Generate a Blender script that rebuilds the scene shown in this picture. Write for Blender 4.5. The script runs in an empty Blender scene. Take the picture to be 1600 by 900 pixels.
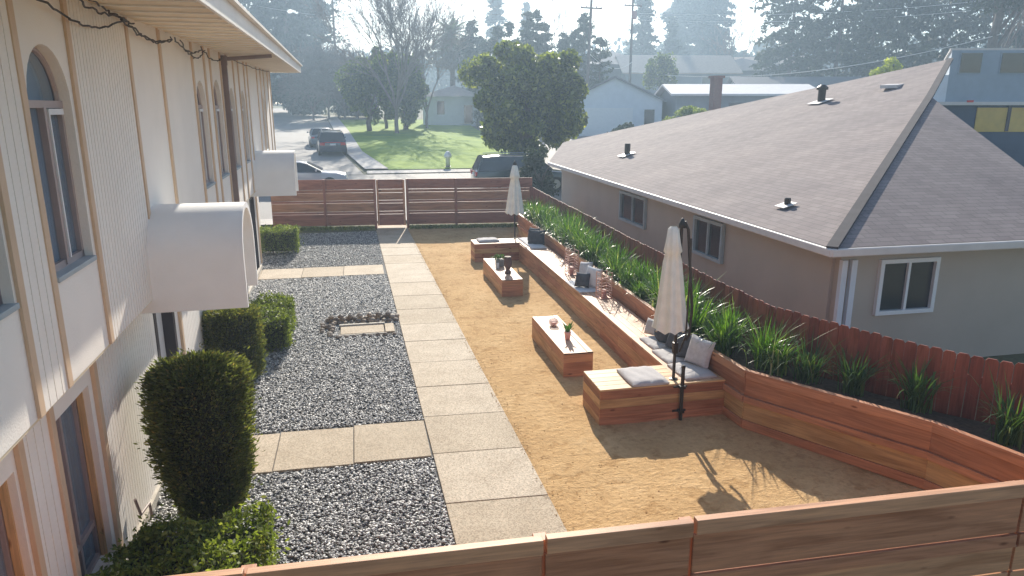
import bpy, math, random
import numpy as np
from mathutils import Vector, Matrix
R=random.Random(7); NR=np.random.default_rng(7)
sc=bpy.context.scene; COL=sc.collection
rad=math.radians
# ------------------------------------------------------------------ materials
def newmat(name):
    m=bpy.data.materials.new(name); m.use_nodes=True
    nt=m.node_tree; b=nt.nodes['Principled BSDF']; return m,nt,b
def N(nt,t,**k):
    n=nt.nodes.new(t)
    for a,v in k.items(): setattr(n,a,v)
    return n
def ramp(nt,fac,stops):
    r=N(nt,'ShaderNodeValToRGB'); cr=r.color_ramp
    while len(cr.elements)<len(stops): cr.elements.new(.5)
    for e,(p,c) in zip(cr.elements,stops): e.position=p; e.color=(*c,1)
    nt.links.new(fac,r.inputs['Fac']); return r.outputs['Color']
def noise(nt,scale,detail=4,rough=.55,vec=None,dist=0):
    n=N(nt,'ShaderNodeTexNoise'); n.inputs['Scale'].default_value=scale; n.inputs['Detail'].default_value=detail
    n.inputs['Roughness'].default_value=rough; n.inputs['Distortion'].default_value=dist
    if vec is None:
        tc=N(nt,'ShaderNodeTexCoord'); vec=tc.outputs['Object']
    nt.links.new(vec,n.inputs['Vector']); return n.outputs['Fac']
def mix(nt,fac,a,b,mode='MIX'):
    m=N(nt,'ShaderNodeMix',data_type='RGBA',blend_type=mode)
    for s,v in ((0,fac),(6,a),(7,b)):
        if hasattr(v,'is_output'): nt.links.new(v,m.inputs[s])
        else: m.inputs[s].default_value = v if s==0 else (*v,1)
    return m.outputs[2]
def bump(nt,b,h,strength=.3,dist=.01):
    n=N(nt,'ShaderNodeBump'); n.inputs['Strength'].default_value=strength; n.inputs['Distance'].default_value=dist
    nt.links.new(h,n.inputs['Height']); nt.links.new(n.outputs[0],b.inputs['Normal'])
def rnd(nt): return N(nt,'ShaderNodeNewGeometry').outputs['Random Per Island']
def simple(name,c,rough=.6,var=.12,scale=6,bs=0,bscale=40,metal=0,spec=.5,bdist=.01):
    m,nt,b=newmat(name)
    f=noise(nt,scale,5)
    lo=[max(0,x*(1-var)) for x in c]; hi=[min(1,x*(1+var)) for x in c]
    nt.links.new(ramp(nt,f,[(.3,lo),(.7,hi)]),b.inputs['Base Color'])
    b.inputs['Roughness'].default_value=rough; b.inputs['Metallic'].default_value=metal
    b.inputs['Specular IOR Level'].default_value=spec
    if bs: bump(nt,b,noise(nt,bscale,4),bs,bdist)
    return m
def wood(name,c1,c2,c3,rough=.55,knots=True):
    m,nt,b=newmat(name)
    uv=N(nt,'ShaderNodeUVMap').outputs[0]
    r=rnd(nt)
    base=ramp(nt,r,[(0,c1),(.45,c2),(.8,c3),(1,c1)])
    mp=N(nt,'ShaderNodeMapping'); mp.inputs['Scale'].default_value=(1.2,26,1); nt.links.new(uv,mp.inputs['Vector'])
    g=noise(nt,1.6,6,.6,mp.outputs[0],.6)
    mp2=N(nt,'ShaderNodeMapping'); mp2.inputs['Scale'].default_value=(.7,5,1); nt.links.new(uv,mp2.inputs['Vector'])
    g2=noise(nt,1.3,4,.5,mp2.outputs[0],1.2)
    c=mix(nt,.75,base,ramp(nt,g,[(.3,(.62,.6,.58)),(.6,(1.08,1.05,1.02))]),'MULTIPLY')
    c=mix(nt,.8,c,ramp(nt,g2,[(.32,(.66,.58,.52)),(.5,(1,1,1)),(.72,(1.22,1.2,1.12))]),'MULTIPLY')
    if knots:
        mp3=N(nt,'ShaderNodeMapping'); mp3.inputs['Scale'].default_value=(2.3,6.5,1); nt.links.new(uv,mp3.inputs['Vector'])
        v=N(nt,'ShaderNodeTexVoronoi'); v.inputs['Scale'].default_value=1.0; nt.links.new(mp3.outputs[0],v.inputs['Vector'])
        k=ramp(nt,v.outputs['Distance'],[(.05,(.3,.2,.16)),(.12,(1,1,1))])
        c=mix(nt,.85,c,k,'MULTIPLY')
    nt.links.new(c,b.inputs['Base Color']); b.inputs['Roughness'].default_value=rough
    b.inputs['Specular IOR Level'].default_value=.35
    bump(nt,b,g,.25,.004)
    return m
def leafmat(name,stops,trans=.45,rough=.5,spec=.35,clump=.6):
    m,nt,b=newmat(name)
    r=rnd(nt); c=ramp(nt,r,stops)
    f=noise(nt,clump,3,.6)
    c=mix(nt,.9,c,ramp(nt,f,[(.35,(.62,.68,.6)),(.65,(1.25,1.2,1.1))]),'MULTIPLY')
    nt.links.new(c,b.inputs['Base Color']); b.inputs['Roughness'].default_value=rough; b.inputs['Specular IOR Level'].default_value=spec
    t=N(nt,'ShaderNodeBsdfTranslucent'); 
    c2=mix(nt,1.0,c,(1.25,1.35,.55),'MULTIPLY'); nt.links.new(c2,t.inputs['Color'])
    ms=N(nt,'ShaderNodeMixShader'); ms.inputs[0].default_value=trans
    out=nt.nodes['Material Output']
    nt.links.new(b.outputs[0],ms.inputs[1]); nt.links.new(t.outputs[0],ms.inputs[2]); nt.links.new(ms.outputs[0],out.inputs['Surface'])
    return m
M={}
M['redwood']=wood('redwood_boards',(.52,.25,.145),(.46,.21,.12),(.57,.34,.18))
M['redwood_mix']=wood('redwood_boards_striped',(.34,.11,.075),(.60,.36,.17),(.50,.21,.13))
M['golden']=wood('golden_boards',(.56,.36,.17),(.50,.31,.15),(.60,.36,.19))
M['darkred']=wood('dark_red_boards',(.36,.155,.085),(.42,.19,.105),(.32,.13,.075))
M['fencewood']=wood('weathered_fence_boards',(.47,.215,.125),(.52,.25,.14),(.56,.31,.175))
M['gatewood']=wood('pale_new_wood',(.62,.40,.2),(.66,.45,.24),(.56,.34,.18))
M['fencecap']=wood('fence_cap_boards',(.60,.33,.20),(.56,.30,.175),(.64,.40,.25))
M['farfence']=wood('far_fence_boards',(.36,.15,.10),(.31,.125,.09),(.44,.23,.13))
M['redfence']=wood('red_stained_pickets',(.25,.075,.05),(.20,.055,.042),(.30,.10,.065),knots=False)
M['benchtop']=wood('bench_top_boards',(.66,.42,.29),(.70,.46,.31),(.60,.36,.24))
M['stucco']=simple('cream_stucco',(.84,.79,.73),.85,.04,1.5,.25,60)
M['trim']=simple('tan_trim_paint',(.62,.45,.31),.6,.08,2)
M['white']=simple('white_stucco',(.86,.85,.84),.7,.03,3,.25,90,bdist=.006)
M['cream_in']=simple('cream_soffit_paint',(.74,.62,.44),.7,.05,3)
M['fascia']=simple('white_fascia',(.8,.76,.7),.55,.05,3)
M['shingle']=None
M['concrete']=simple('footing_concrete',(.5,.46,.4),.9,.15,8,.4,60)
M['metal_dark']=simple('dark_bronze_metal',(.05,.042,.04),.4,.15,10,metal=.6)
M['pipe']=simple('brown_downpipe_paint',(.22,.16,.15),.5,.1,5)
M['wire']=simple('dark_cable',(.05,.045,.045),.6,.1,5)
M['canvas']=simple('cream_canvas',(.86,.83,.74),.85,.06,8,.15,120)
M['cushion']=simple('grey_cushion_fabric',(.50,.47,.46),.95,.06,20,.3,300,bdist=.002)
M['mat_white']=simple('pale_cushion_fabric',(.68,.67,.68),.95,.05,20,.3,300,bdist=.002)
M['pillow_dark']=simple('charcoal_pillow_fabric',(.075,.08,.095),.95,.2,15,.3,200,bdist=.003)
M['pillow_light']=simple('light_grey_pillow_fabric',(.52,.51,.53),.95,.12,18,.3,200,bdist=.003)
M['pillow_white']=simple('white_pillow_fabric',(.74,.73,.73),.95,.08,12,.3,200,bdist=.003)
M['copper']=simple('pinkish_lantern_metal',(.62,.40,.34),.35,.1,10,metal=.5)
M['candle']=simple('candle_wax',(.55,.28,.24),.5,.05,5)
M['pot_pink']=simple('pink_pot_ceramic',(.72,.40,.38),.4,.05,8)
M['vase']=simple('brown_woven_vase',(.12,.07,.06),.7,.3,60,.5,80)
M['pot_grey']=simple('grey_planter_box',(.20,.20,.19),.7,.1,10)
M['bark']=simple('tree_bark',(.13,.10,.085),.95,.25,3,.6,12,bdist=.03)
M['bark_pale']=simple('pale_bare_bark',(.20,.165,.15),.95,.2,3)
M['frond']=leafmat('palm_frond',[(0,(.06,.09,.04)),(1,(.11,.14,.06))],.3)
M['stone']=None
M['plastic_white']=simple('white_window_frame',(.75,.76,.78),.45,.03,5)
M['winframe']=simple('rosy_aluminium_frame',(.42,.34,.33),.4,.08,5,metal=.2)
M['sill']=simple('bluegrey_sill',(.36,.42,.46),.5,.08,5)
M['curtain']=simple('pale_window_blind',(.62,.70,.80),.8,.06,3)
M['door']=simple('white_door_paint',(.68,.68,.68),.5,.04,3)
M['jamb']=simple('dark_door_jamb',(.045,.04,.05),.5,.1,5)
M['tan_wall']=simple('tan_house_stucco',(.46,.39,.33),.9,.05,1.2,.2,50)
M['gutter']=simple('pale_gutter',(.62,.58,.56),.5,.05,4)
M['soil']=simple('planter_soil',(.10,.065,.042),1,.4,20,.8,40)
M['dirt_stain']=None
M['blue_siding']=simple('blue_grey_siding',(.30,.36,.43),.7,.08,2)
M['shaded_navy_wall']=simple('shaded_navy_wall',(.05,.085,.14),.7,.1,2)  # blue lower storey below the ledge, its shade put into the dark colour
M['yellow_panel']=simple('yellow_panel',(.62,.42,.10),.6,.1,2)
M['dark_glass']=simple('dark_window_pane',(.03,.035,.045),.12,.1,2,spec=.8)
M['rubber']=simple('tyre_rubber',(.02,.02,.02),.85,.1,5)
M['rim']=simple('alloy_rim',(.5,.5,.52),.3,.05,5,metal=.9)
M['tail']=simple('red_tail_lens',(.55,.02,.03),.2,.05,5)
M['lamp_lens']=simple('clear_lamp_lens',(.7,.7,.7),.1,.05,5)
M['plate']=simple('number_plate',(.7,.72,.75),.5,.03,5)
M['brick']=simple('red_brick',(.22,.08,.06),.9,.2,8)
M['blue_white']=simple('white_house_paint',(.66,.70,.76),.8,.04,2)
M['grey_house']=simple('grey_house_paint',(.26,.29,.33),.8,.06,2)
M['dark_house']=simple('dark_house_paint',(.12,.13,.16),.8,.08,2)
M['pale_roof']=simple('pale_roof_shingle',(.48,.41,.35),.9,.1,3,.3,20)
M['white_roof']=simple('white_flat_roof',(.72,.70,.70),.8,.05,2)
M['grey_roof']=simple('grey_roof_shingle',(.2,.2,.22),.9,.1,3)
M['pole']=simple('utility_pole_wood',(.10,.07,.06),.9,.2,3)
M['transformer']=simple('rust_transformer',(.35,.15,.15),.6,.1,3)
M['wire_pale']=simple('pale_aerial_cable',(.6,.6,.62),.4,.03,5)
M['post_white']=simple('white_enamel',(.7,.72,.74),.5,.05,5)
M['kerb']=simple('kerb_concrete',(.48,.45,.42),.9,.1,3,.2,30)
def carpaint(n,c): 
    m=simple(n,c,.25,.03,2); b=m.node_tree.nodes['Principled BSDF']; b.inputs['Coat Weight'].default_value=.8; b.inputs['Coat Roughness'].default_value=.05; return m
M['car_navy']=carpaint('navy_car_paint',(.03,.04,.075)); M['car_silver']=carpaint('silver_car_paint',(.36,.38,.42)); M['car_blue']=carpaint('blue_grey_car_paint',(.16,.2,.25)); M['car_green']=carpaint('dark_green_car_paint',(.02,.04,.045))
def glassy():
    m,nt,b=newmat('window_glass')
    b.inputs['Base Color'].default_value=(.30,.38,.46,1); b.inputs['Roughness'].default_value=.04; b.inputs['Transmission Weight'].default_value=0
    b.inputs['Specular IOR Level'].default_value=.9
    tr=N(nt,'ShaderNodeBsdfTransparent'); tr.inputs[0].default_value=(.8,.86,.92,1)
    ms=N(nt,'ShaderNodeMixShader'); ms.inputs[0].default_value=.55
    out=nt.nodes['Material Output']; nt.links.new(b.outputs[0],ms.inputs[1]); nt.links.new(tr.outputs[0],ms.inputs[2]); nt.links.new(ms.outputs[0],out.inputs[0]); return m
M['glass']=glassy()
def clearglass():
    m,nt,b=newmat('clear_glass'); b.inputs['Base Color'].default_value=(.8,.6,.55,1); b.inputs['Roughness'].default_value=.05
    tr=N(nt,'ShaderNodeBsdfTransparent'); ms=N(nt,'ShaderNodeMixShader'); ms.inputs[0].default_value=.55
    out=nt.nodes['Material Output']; nt.links.new(b.outputs[0],ms.inputs[1]); nt.links.new(tr.outputs[0],ms.inputs[2]); nt.links.new(ms.outputs[0],out.inputs[0]); return m
M['clearglass']=clearglass()
def dirtmat():
    m,nt,b=newmat('sandy_dirt')
    f=noise(nt,.9,8,.62); f2=noise(nt,14,6,.7); f3=noise(nt,3.5,5,.6)
    c=ramp(nt,f,[(.25,(.46,.29,.14)),(.5,(.56,.37,.185)),(.75,(.66,.46,.25))])
    c=mix(nt,.7,c,ramp(nt,f2,[(.3,(.78,.74,.68)),(.6,(1.05,1.04,1.02))]),'MULTIPLY')
    c=mix(nt,.5,c,ramp(nt,f3,[(.36,(.7,.62,.52)),(.45,(1,1,1)),(.8,(1.08,1.08,1.1))]),'MULTIPLY')
    mp=N(nt,'ShaderNodeMapping'); mp.inputs['Scale'].default_value=(1,2.2,1)
    tc=N(nt,'ShaderNodeTexCoord'); nt.links.new(tc.outputs['Object'],mp.inputs[0])
    f4=noise(nt,6,6,.75,mp.outputs[0],.8)
    c=mix(nt,.5,c,ramp(nt,f4,[(.33,(.55,.44,.34)),(.4,(1,1,1))]),'MULTIPLY')
    nt.links.new(c,b.inputs['Base Color']); b.inputs['Roughness'].default_value=.97; b.inputs['Specular IOR Level'].default_value=.1
    ad=N(nt,'ShaderNodeMath',operation='ADD'); nt.links.new(f2,ad.inputs[0]); nt.links.new(f3,ad.inputs[1])
    ad2=N(nt,'ShaderNodeMath',operation='ADD'); nt.links.new(ad.outputs[0],ad2.inputs[0]); nt.links.new(f4,ad2.inputs[1])
    bump(nt,b,ad2.outputs[0],.7,.03); return m
M['dirt']=dirtmat()
def slabmat():
    m,nt,b=newmat('aggregate_concrete')
    r=rnd(nt); base=ramp(nt,r,[(0,(.43,.36,.27)),(.5,(.475,.40,.305)),(1,(.51,.44,.35))])
    v=N(nt,'ShaderNodeTexVoronoi'); v.inputs['Scale'].default_value=70
    tc=N(nt,'ShaderNodeTexCoord'); nt.links.new(tc.outputs['Object'],v.inputs['Vector'])
    sp=ramp(nt,v.outputs['Color'],[(.2,(.62,.58,.55)),(.55,(1,1,1)),(.9,(1.25,1.2,1.18))])
    c=mix(nt,.75,base,sp,'MULTIPLY')
    c=mix(nt,.8,c,ramp(nt,noise(nt,1.7,6,.65),[(.3,(.8,.76,.7)),(.6,(1.05,1.04,1.02))]),'MULTIPLY')
    nt.links.new(c,b.inputs['Base Color']); b.inputs['Roughness'].default_value=.85
    bump(nt,b,v.outputs['Distance'],.3,.006); return m
M['slab']=slabmat()
def gravelmat():
    m,nt,b=newmat('crushed_bluestone')
    r=rnd(nt); c=ramp(nt,r,[(0,(.10,.10,.105)),(.3,(.23,.23,.235)),(.65,(.40,.40,.40)),(.9,(.60,.59,.57)),(1,(.80,.78,.75))])
    nt.links.new(c,b.inputs['Base Color']); b.inputs['Roughness'].default_value=.55; return m
M['gravel']=gravelmat()
M['gravel_bed']=simple('gravel_bed',(.15,.15,.15),.95,.3,30,.5,40)
def cobble():
    m,nt,b=newmat('river_cobble'); tc=N(nt,'ShaderNodeObjectInfo')
    c=ramp(nt,tc.outputs['Random'],[(0,(.20,.17,.15)),(.5,(.34,.27,.21)),(1,(.46,.40,.33))])
    c=mix(nt,.6,c,ramp(nt,noise(nt,9,5),[(.3,(.7,.7,.7)),(.7,(1.15,1.12,1.1))]),'MULTIPLY')
    nt.links.new(c,b.inputs['Base Color']); b.inputs['Roughness'].default_value=.7; return m
M['cobble']=cobble()
def asphalt():
    m,nt,b=newmat('asphalt'); c=ramp(nt,noise(nt,.25,6,.6),[(.3,(.21,.195,.185)),(.7,(.27,.25,.235))])
    c=mix(nt,.5,c,ramp(nt,noise(nt,30,4),[(.3,(.8,.8,.8)),(.7,(1.15,1.15,1.15))]),'MULTIPLY')
    nt.links.new(c,b.inputs['Base Color']); b.inputs['Roughness'].default_value=.8; return m
M['asphalt']=asphalt()
def lawnmat(n,a,b_,sc_=.4):
    m,nt,b=newmat(n); c=ramp(nt,noise(nt,sc_,6,.65),[(.3,a),(.7,b_)])
    c=mix(nt,.6,c,ramp(nt,noise(nt,9,5,.7),[(.3,(.7,.7,.6)),(.7,(1.2,1.2,1.1))]),'MULTIPLY')
    nt.links.new(c,b.inputs['Base Color']); b.inputs['Roughness'].default_value=.95; bump(nt,b,noise(nt,20,4),.5,.05); return m
M['lawn']=lawnmat('lawn_grass',(.11,.22,.006),(.30,.42,.012))
M['ground']=lawnmat('rough_ground',(.10,.11,.06),(.19,.17,.10),.1)
def shinglemat():
    m,nt,b=newmat('asphalt_shingle_roof')
    uv=N(nt,'ShaderNodeUVMap').outputs[0]
    br=N(nt,'ShaderNodeTexBrick'); br.inputs['Scale'].default_value=1.0
    br.inputs['Brick Width'].default_value=.32; br.inputs['Row Height'].default_value=.14; br.inputs['Mortar Size'].default_value=.008
    br.inputs['Color1'].default_value=(.235,.20,.20,1); br.inputs['Color2'].default_value=(.29,.25,.245,1); br.inputs['Mortar'].default_value=(.17,.15,.15,1)
    br.inputs['Bias'].default_value=.0
    nt.links.new(uv,br.inputs['Vector'])
    mpp=N(nt,'ShaderNodeMapping'); mpp.inputs['Scale'].default_value=(1.6,.16,1); nt.links.new(uv,mpp.inputs[0])
    c=mix(nt,.8,br.outputs['Color'],ramp(nt,noise(nt,.5,6,.6),[(.3,(.82,.81,.83)),(.7,(1.14,1.11,1.08))]),'MULTIPLY')
    c=mix(nt,.6,c,ramp(nt,noise(nt,1.2,5,.6,mpp.outputs[0]),[(.35,(.78,.77,.78)),(.55,(1,1,1)),(.75,(1.08,1.06,1.04))]),'MULTIPLY')
    c=mix(nt,.5,c,ramp(nt,noise(nt,60,3),[(.3,(.8,.8,.8)),(.7,(1.15,1.15,1.15))]),'MULTIPLY')
    nt.links.new(c,b.inputs['Base Color']); b.inputs['Roughness'].default_value=.9; b.inputs['Specular IOR Level'].default_value=.25
    bump(nt,b,br.outputs['Fac'],-.4,.01); return m
M['shingle']=shinglemat()
M['hedge_leaf']=leafmat('hedge_leaves',[(0,(.08,.10,.035)),(.6,(.15,.19,.05)),(1,(.28,.32,.10))],.5,clump=2.5)
M['hedge_lime']=leafmat('lime_hedge_leaves',[(0,(.10,.13,.04)),(.6,(.19,.24,.06)),(1,(.34,.37,.13))],.45,clump=3)
M['juniper']=leafmat('topiary_needles',[(0,(.07,.075,.04)),(.5,(.12,.135,.06)),(.9,(.21,.22,.08)),(1,(.32,.23,.12))],.5,clump=3)
M['tree_leaf']=leafmat('broad_tree_leaves',[(0,(.055,.07,.02)),(.5,(.13,.16,.035)),(.85,(.25,.28,.05)),(1,(.42,.40,.18))],.5,rough=.32,spec=.7,clump=.7)
M['tree_mid']=leafmat('mid_tree_leaves',[(0,(.05,.075,.02)),(.6,(.10,.14,.03)),(1,(.22,.25,.05))],.45,clump=.35)
M['conifer']=leafmat('conifer_needles',[(0,(.018,.032,.022)),(1,(.045,.07,.038))],.15,rough=.7,clump=.3)
M['dark_leaf']=leafmat('dark_tree_leaves',[(0,(.022,.036,.02)),(1,(.05,.07,.032))],.2,rough=.6,clump=.3)
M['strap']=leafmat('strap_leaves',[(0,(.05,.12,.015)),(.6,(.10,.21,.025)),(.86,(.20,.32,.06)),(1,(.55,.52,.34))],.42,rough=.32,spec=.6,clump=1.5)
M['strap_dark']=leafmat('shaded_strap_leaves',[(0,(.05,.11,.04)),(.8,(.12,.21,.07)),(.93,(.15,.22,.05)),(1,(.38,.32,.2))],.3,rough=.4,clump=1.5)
M['lime_shrub']=leafmat('lime_shrub_leaves',[(0,(.25,.30,.03)),(1,(.45,.48,.06))],.45)
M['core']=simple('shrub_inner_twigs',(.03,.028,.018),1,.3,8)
M['succulent']=leafmat('succulent_leaves',[(0,(.05,.16,.03)),(1,(.12,.28,.05))],.2)
# ------------------------------------------------------------------ mesh helpers
class MB:
    def __init__(s): s.v=[]; s.f=[]; s.uv=[]
    def quadf(s,pts,uvs=None):
        b=len(s.v); s.v+= [tuple(p) for p in pts]; s.f.append(tuple(range(b,b+len(pts))))
        s.uv.append(uvs if uvs else [(0,0)]*len(pts))
    def poly(s,pts,faces,uvs=None):
        b=len(s.v); s.v+=[tuple(p) for p in pts]
        for i,f in enumerate(faces):
            s.f.append(tuple(b+k for k in f)); s.uv.append(uvs[i] if uvs else [(pts[k][0]+pts[k][2],pts[k][1]) for k in f])
    def box(s,c,size,rz=0,mat=None,long=None,jit=0):
        # c centre, size full; optional rotation about z
        hx,hy,hz=size[0]/2,size[1]/2,size[2]/2
        L=[(-hx,-hy,-hz),(hx,-hy,-hz),(hx,hy,-hz),(-hx,hy,-hz),(-hx,-hy,hz),(hx,-hy,hz),(hx,hy,hz),(-hx,hy,hz)]
        F=[(0,3,2,1),(4,5,6,7),(0,1,5,4),(1,2,6,5),(2,3,7,6),(3,0,4,7)]
        ax=long if long is not None else max(range(3),key=lambda i:size[i])
        ou,ov=R.uniform(0,90),R.uniform(0,90)
        others=[i for i in range(3) if i!=ax]
        U=[]
        for f in F:
            # axis normal
            na=[i for i in range(3) if len({L[k][i] for k in f})==1][0] if all(x>0 for x in size) else 0
            if na==ax: a,b_=others; U.append([(ou+L[k][b_]*.3,ov+L[k][a]) for k in f])
            else:
                o=[i for i in others if i!=na][0]; U.append([(ou+L[k][ax],ov+L[k][o]) for k in f])
        cs,sn=math.cos(rz),math.sin(rz)
        P=[(c[0]+x*cs-y*sn,c[1]+x*sn+y*cs,c[2]+z) for x,y,z in L]
        s.poly(P,F,U); return s
    def bar(s,a,b,w,h,up=(0,0,1)):
        # board between a and b, width w (side), height h (up)
        a=Vector(a);b=Vector(b); d=(b-a); Ln=d.length; d=d/Ln; up=Vector(up); sd=d.cross(up).normalized(); up=sd.cross(d)
        L=[]
        for t in (a,b):
            for i,j in ((-1,-1),(1,-1),(1,1),(-1,1)): L.append(t+sd*(w/2*i)+up*(h/2*j))
        F=[(0,1,2,3),(7,6,5,4),(0,4,5,1),(1,5,6,2),(2,6,7,3),(3,7,4,0)]
        ou,ov=R.uniform(0,90),R.uniform(0,90); U=[]
        for fi,f in enumerate(F):
            if fi<2: U.append([(ou+((k%4) in(0,3))*w*.3,ov+((k%4)>1)*h) for k in f])
            else:
                U.append([(ou+(k>=4)*Ln, ov+(w if fi in(2,4) and (k%4) in (1,2) else 0)+(h if fi in (3,5) and (k%4)>1 else 0)) for k in f])
        s.poly(L,F,U); return s
    def tube(s,pts,rads,n=8,cap=True):
        pts=[Vector(p) for p in pts]
        if not hasattr(rads,'__len__'): rads=[rads]*len(pts)
        rings=[];b0=len(s.v)
        for i,p in enumerate(pts):
            d=(pts[min(i+1,len(pts)-1)]-pts[max(i-1,0)])
            d=d.normalized() if d.length>0 else Vector((0,0,1))
            u=d.orthogonal().normalized() if i==0 else (u-d*u.dot(d)).normalized()
            w=d.cross(u)
            for k in range(n):
                a=2*math.pi*k/n; s.v.append(tuple(p+(u*math.cos(a)+w*math.sin(a))*rads[i]))
        for i in range(len(pts)-1):
            for k in range(n):
                f=(b0+i*n+k,b0+i*n+(k+1)%n,b0+(i+1)*n+(k+1)%n,b0+(i+1)*n+k); s.f.append(f); s.uv.append([(0,0)]*4)
        if cap:
            s.f.append(tuple(b0+k for k in range(n))[::-1]); s.uv.append([(0,0)]*n)
            e=b0+(len(pts)-1)*n; s.f.append(tuple(e+k for k in range(n))); s.uv.append([(0,0)]*n)
        return s
    def lathe(s,c,prof,n=16):
        b0=len(s.v)
        for r,z in prof:
            for k in range(n):
                a=2*math.pi*k/n; s.v.append((c[0]+r*math.cos(a),c[1]+r*math.sin(a),c[2]+z))
        for i in range(len(prof)-1):
            for k in range(n): s.f.append((b0+i*n+k,b0+i*n+(k+1)%n,b0+(i+1)*n+(k+1)%n,b0+(i+1)*n+k)); s.uv.append([(0,0)]*4)
        s.f.append(tuple(b0+k for k in range(n))[::-1]); s.uv.append([(0,0)]*n)
        e=b0+(len(prof)-1)*n; s.f.append(tuple(e+k for k in range(n))); s.uv.append([(0,0)]*n)
        return s
    def build(s,name,mat,parent=None,smooth=False,bevel=0,loc=None):
        me=bpy.data.meshes.new(name); me.from_pydata(s.v,[],s.f)
        uvl=me.uv_layers.new(name='UVMap'); flat=[c for f in s.uv for u in f for c in u]
        uvl.data.foreach_set('uv',flat)
        me.materials.append(M[mat] if isinstance(mat,str) else mat)
        if smooth: me.polygons.foreach_set('use_smooth',[True]*len(me.polygons))
        me.update()
        o=bpy.data.objects.new(name,me); COL.objects.link(o)
        if parent is not None: o.parent=parent
        if loc is not None: o.location=loc
        if bevel:
            b=o.modifiers.new('Bevel','BEVEL'); b.width=bevel; b.segments=2; b.limit_method='ANGLE'; b.angle_limit=rad(50)
        return o
def tag(o,label=None,cat=None,group=None,kind=None):
    if label: o['label']=label
    if cat: o['category']=cat
    if group: o['group']=group
    if kind: o['kind']=kind
    return o
def thing(name,label,cat,loc=(0,0,0),rz=0,group=None):
    o=bpy.data.objects.new(name,None); COL.objects.link(o); o.location=loc; o.rotation_euler=(0,0,rz); o.empty_display_size=.2
    return tag(o,label,cat,group)
def dup(root,loc,rz=None,label=None,scale=None):
    r=root.copy(); COL.objects.link(r); r.location=loc
    if rz is not None: r.rotation_euler=(0,0,rz)
    if scale: r.scale=scale
    if label: r['label']=label
    for ch in list(root.children):
        c=ch.copy(); COL.objects.link(c); c.parent=r
        for g in list(ch.children):
            d=g.copy(); COL.objects.link(d); d.parent=c
    return r
def npmesh(name,V,F,mat,parent=None,smooth=False,loc=None):
    # V (n,3), F (m,k) uniform
    me=bpy.data.meshes.new(name); k=F.shape[1]
    me.vertices.add(len(V)); me.vertices.foreach_set('co',V.astype(np.float32).ravel())
    me.loops.add(F.size); me.loops.foreach_set('vertex_index',F.astype(np.int32).ravel())
    me.polygons.add(len(F)); me.polygons.foreach_set('loop_start',np.arange(0,F.size,k,dtype=np.int32))
    me.polygons.foreach_set('loop_total',np.full(len(F),k,dtype=np.int32))
    if smooth: me.polygons.foreach_set('use_smooth',np.ones(len(F),dtype=bool))
    me.update(calc_edges=True); me.materials.append(M[mat] if isinstance(mat,str) else mat)
    o=bpy.data.objects.new(name,me); COL.objects.link(o)
    if parent is not None: o.parent=parent
    if loc is not None: o.location=loc
    return o
def unit(n):
    v=NR.normal(size=(n,3)); return v/np.linalg.norm(v,axis=1,keepdims=True)
def leaves(P,size,aspect=.55,up=0.0,jit=.4,dirs=None):
    n=len(P); d=unit(n) if dirs is None else dirs+unit(n)*.5
    if up: d=d+np.array([0,0,up])
    d/=np.linalg.norm(d,axis=1,keepdims=True)
    w=np.cross(d,unit(n)); w/=np.linalg.norm(w,axis=1,keepdims=True)+1e-9
    s=size*(1+jit*(NR.random(n)*2-1)); s=s[:,None]
    V=np.empty((n,4,3)); V[:,0]=P-d*s*.5; V[:,1]=P+w*s*aspect*.5; V[:,2]=P+d*s*.5; V[:,3]=P-w*s*aspect*.5
    return V.reshape(-1,3), np.arange(n*4).reshape(n,4)
def crown_pts(n,c,r,clumps=40,spread=.22,shell=.55,flat=1.0):
    # clumps spread in ellipsoid, biased to the shell, leaves gaussian around each clump
    cd=unit(clumps); cr=(shell+(1-shell)*NR.random(clumps)**.7)
    cc=cd*cr[:,None]*np.array(r)*(.86)
    idx=NR.integers(0,clumps,n); sp=spread*(.6+.8*NR.random(clumps))[idx][:,None]
    off=unit(n)*(NR.random(n)[:,None]**.45)*sp*np.array(r)*np.array([1,1,flat])
    return cc[idx]+off+np.array(c)
# ------------------------------------------------------------------ terrain
def hgt(x,y):
    y=np.asarray(y,float); x=np.asarray(x,float)
    h=.035*np.clip(y-27,0,150)+.05*np.clip(x-14,0,80)*np.clip((y-40)/20,0,1)
    return h+.006*np.clip(y-177,0,400)
def sheet(name,x0,x1,y0,y1,off,mat,kind='structure',clip=None,step=None):
    nx=max(2,int((x1-x0)/(step or 3))+1); ny=max(2,int((y1-y0)/(step or 3))+1)
    ys=np.unique(np.concatenate([np.linspace(y0,y1,ny),[v for v in (27,40,60,177) if y0<v<y1]])); xs=np.unique(np.concatenate([np.linspace(x0,x1,nx),[v for v in (14,) if x0<v<x1]]))
    X,Y=np.meshgrid(xs,ys); Z=hgt(X,Y)+off; V=np.stack([X,Y,Z],-1).reshape(-1,3)
    i=np.arange(len(ys)-1)[:,None]*len(xs)+np.arange(len(xs)-1)[None]; i=i.ravel()
    F=np.stack([i,i+1,i+1+len(xs),i+len(xs)],1)
    o=npmesh(name,V,F,mat); tag(o,kind=kind); return o
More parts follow.
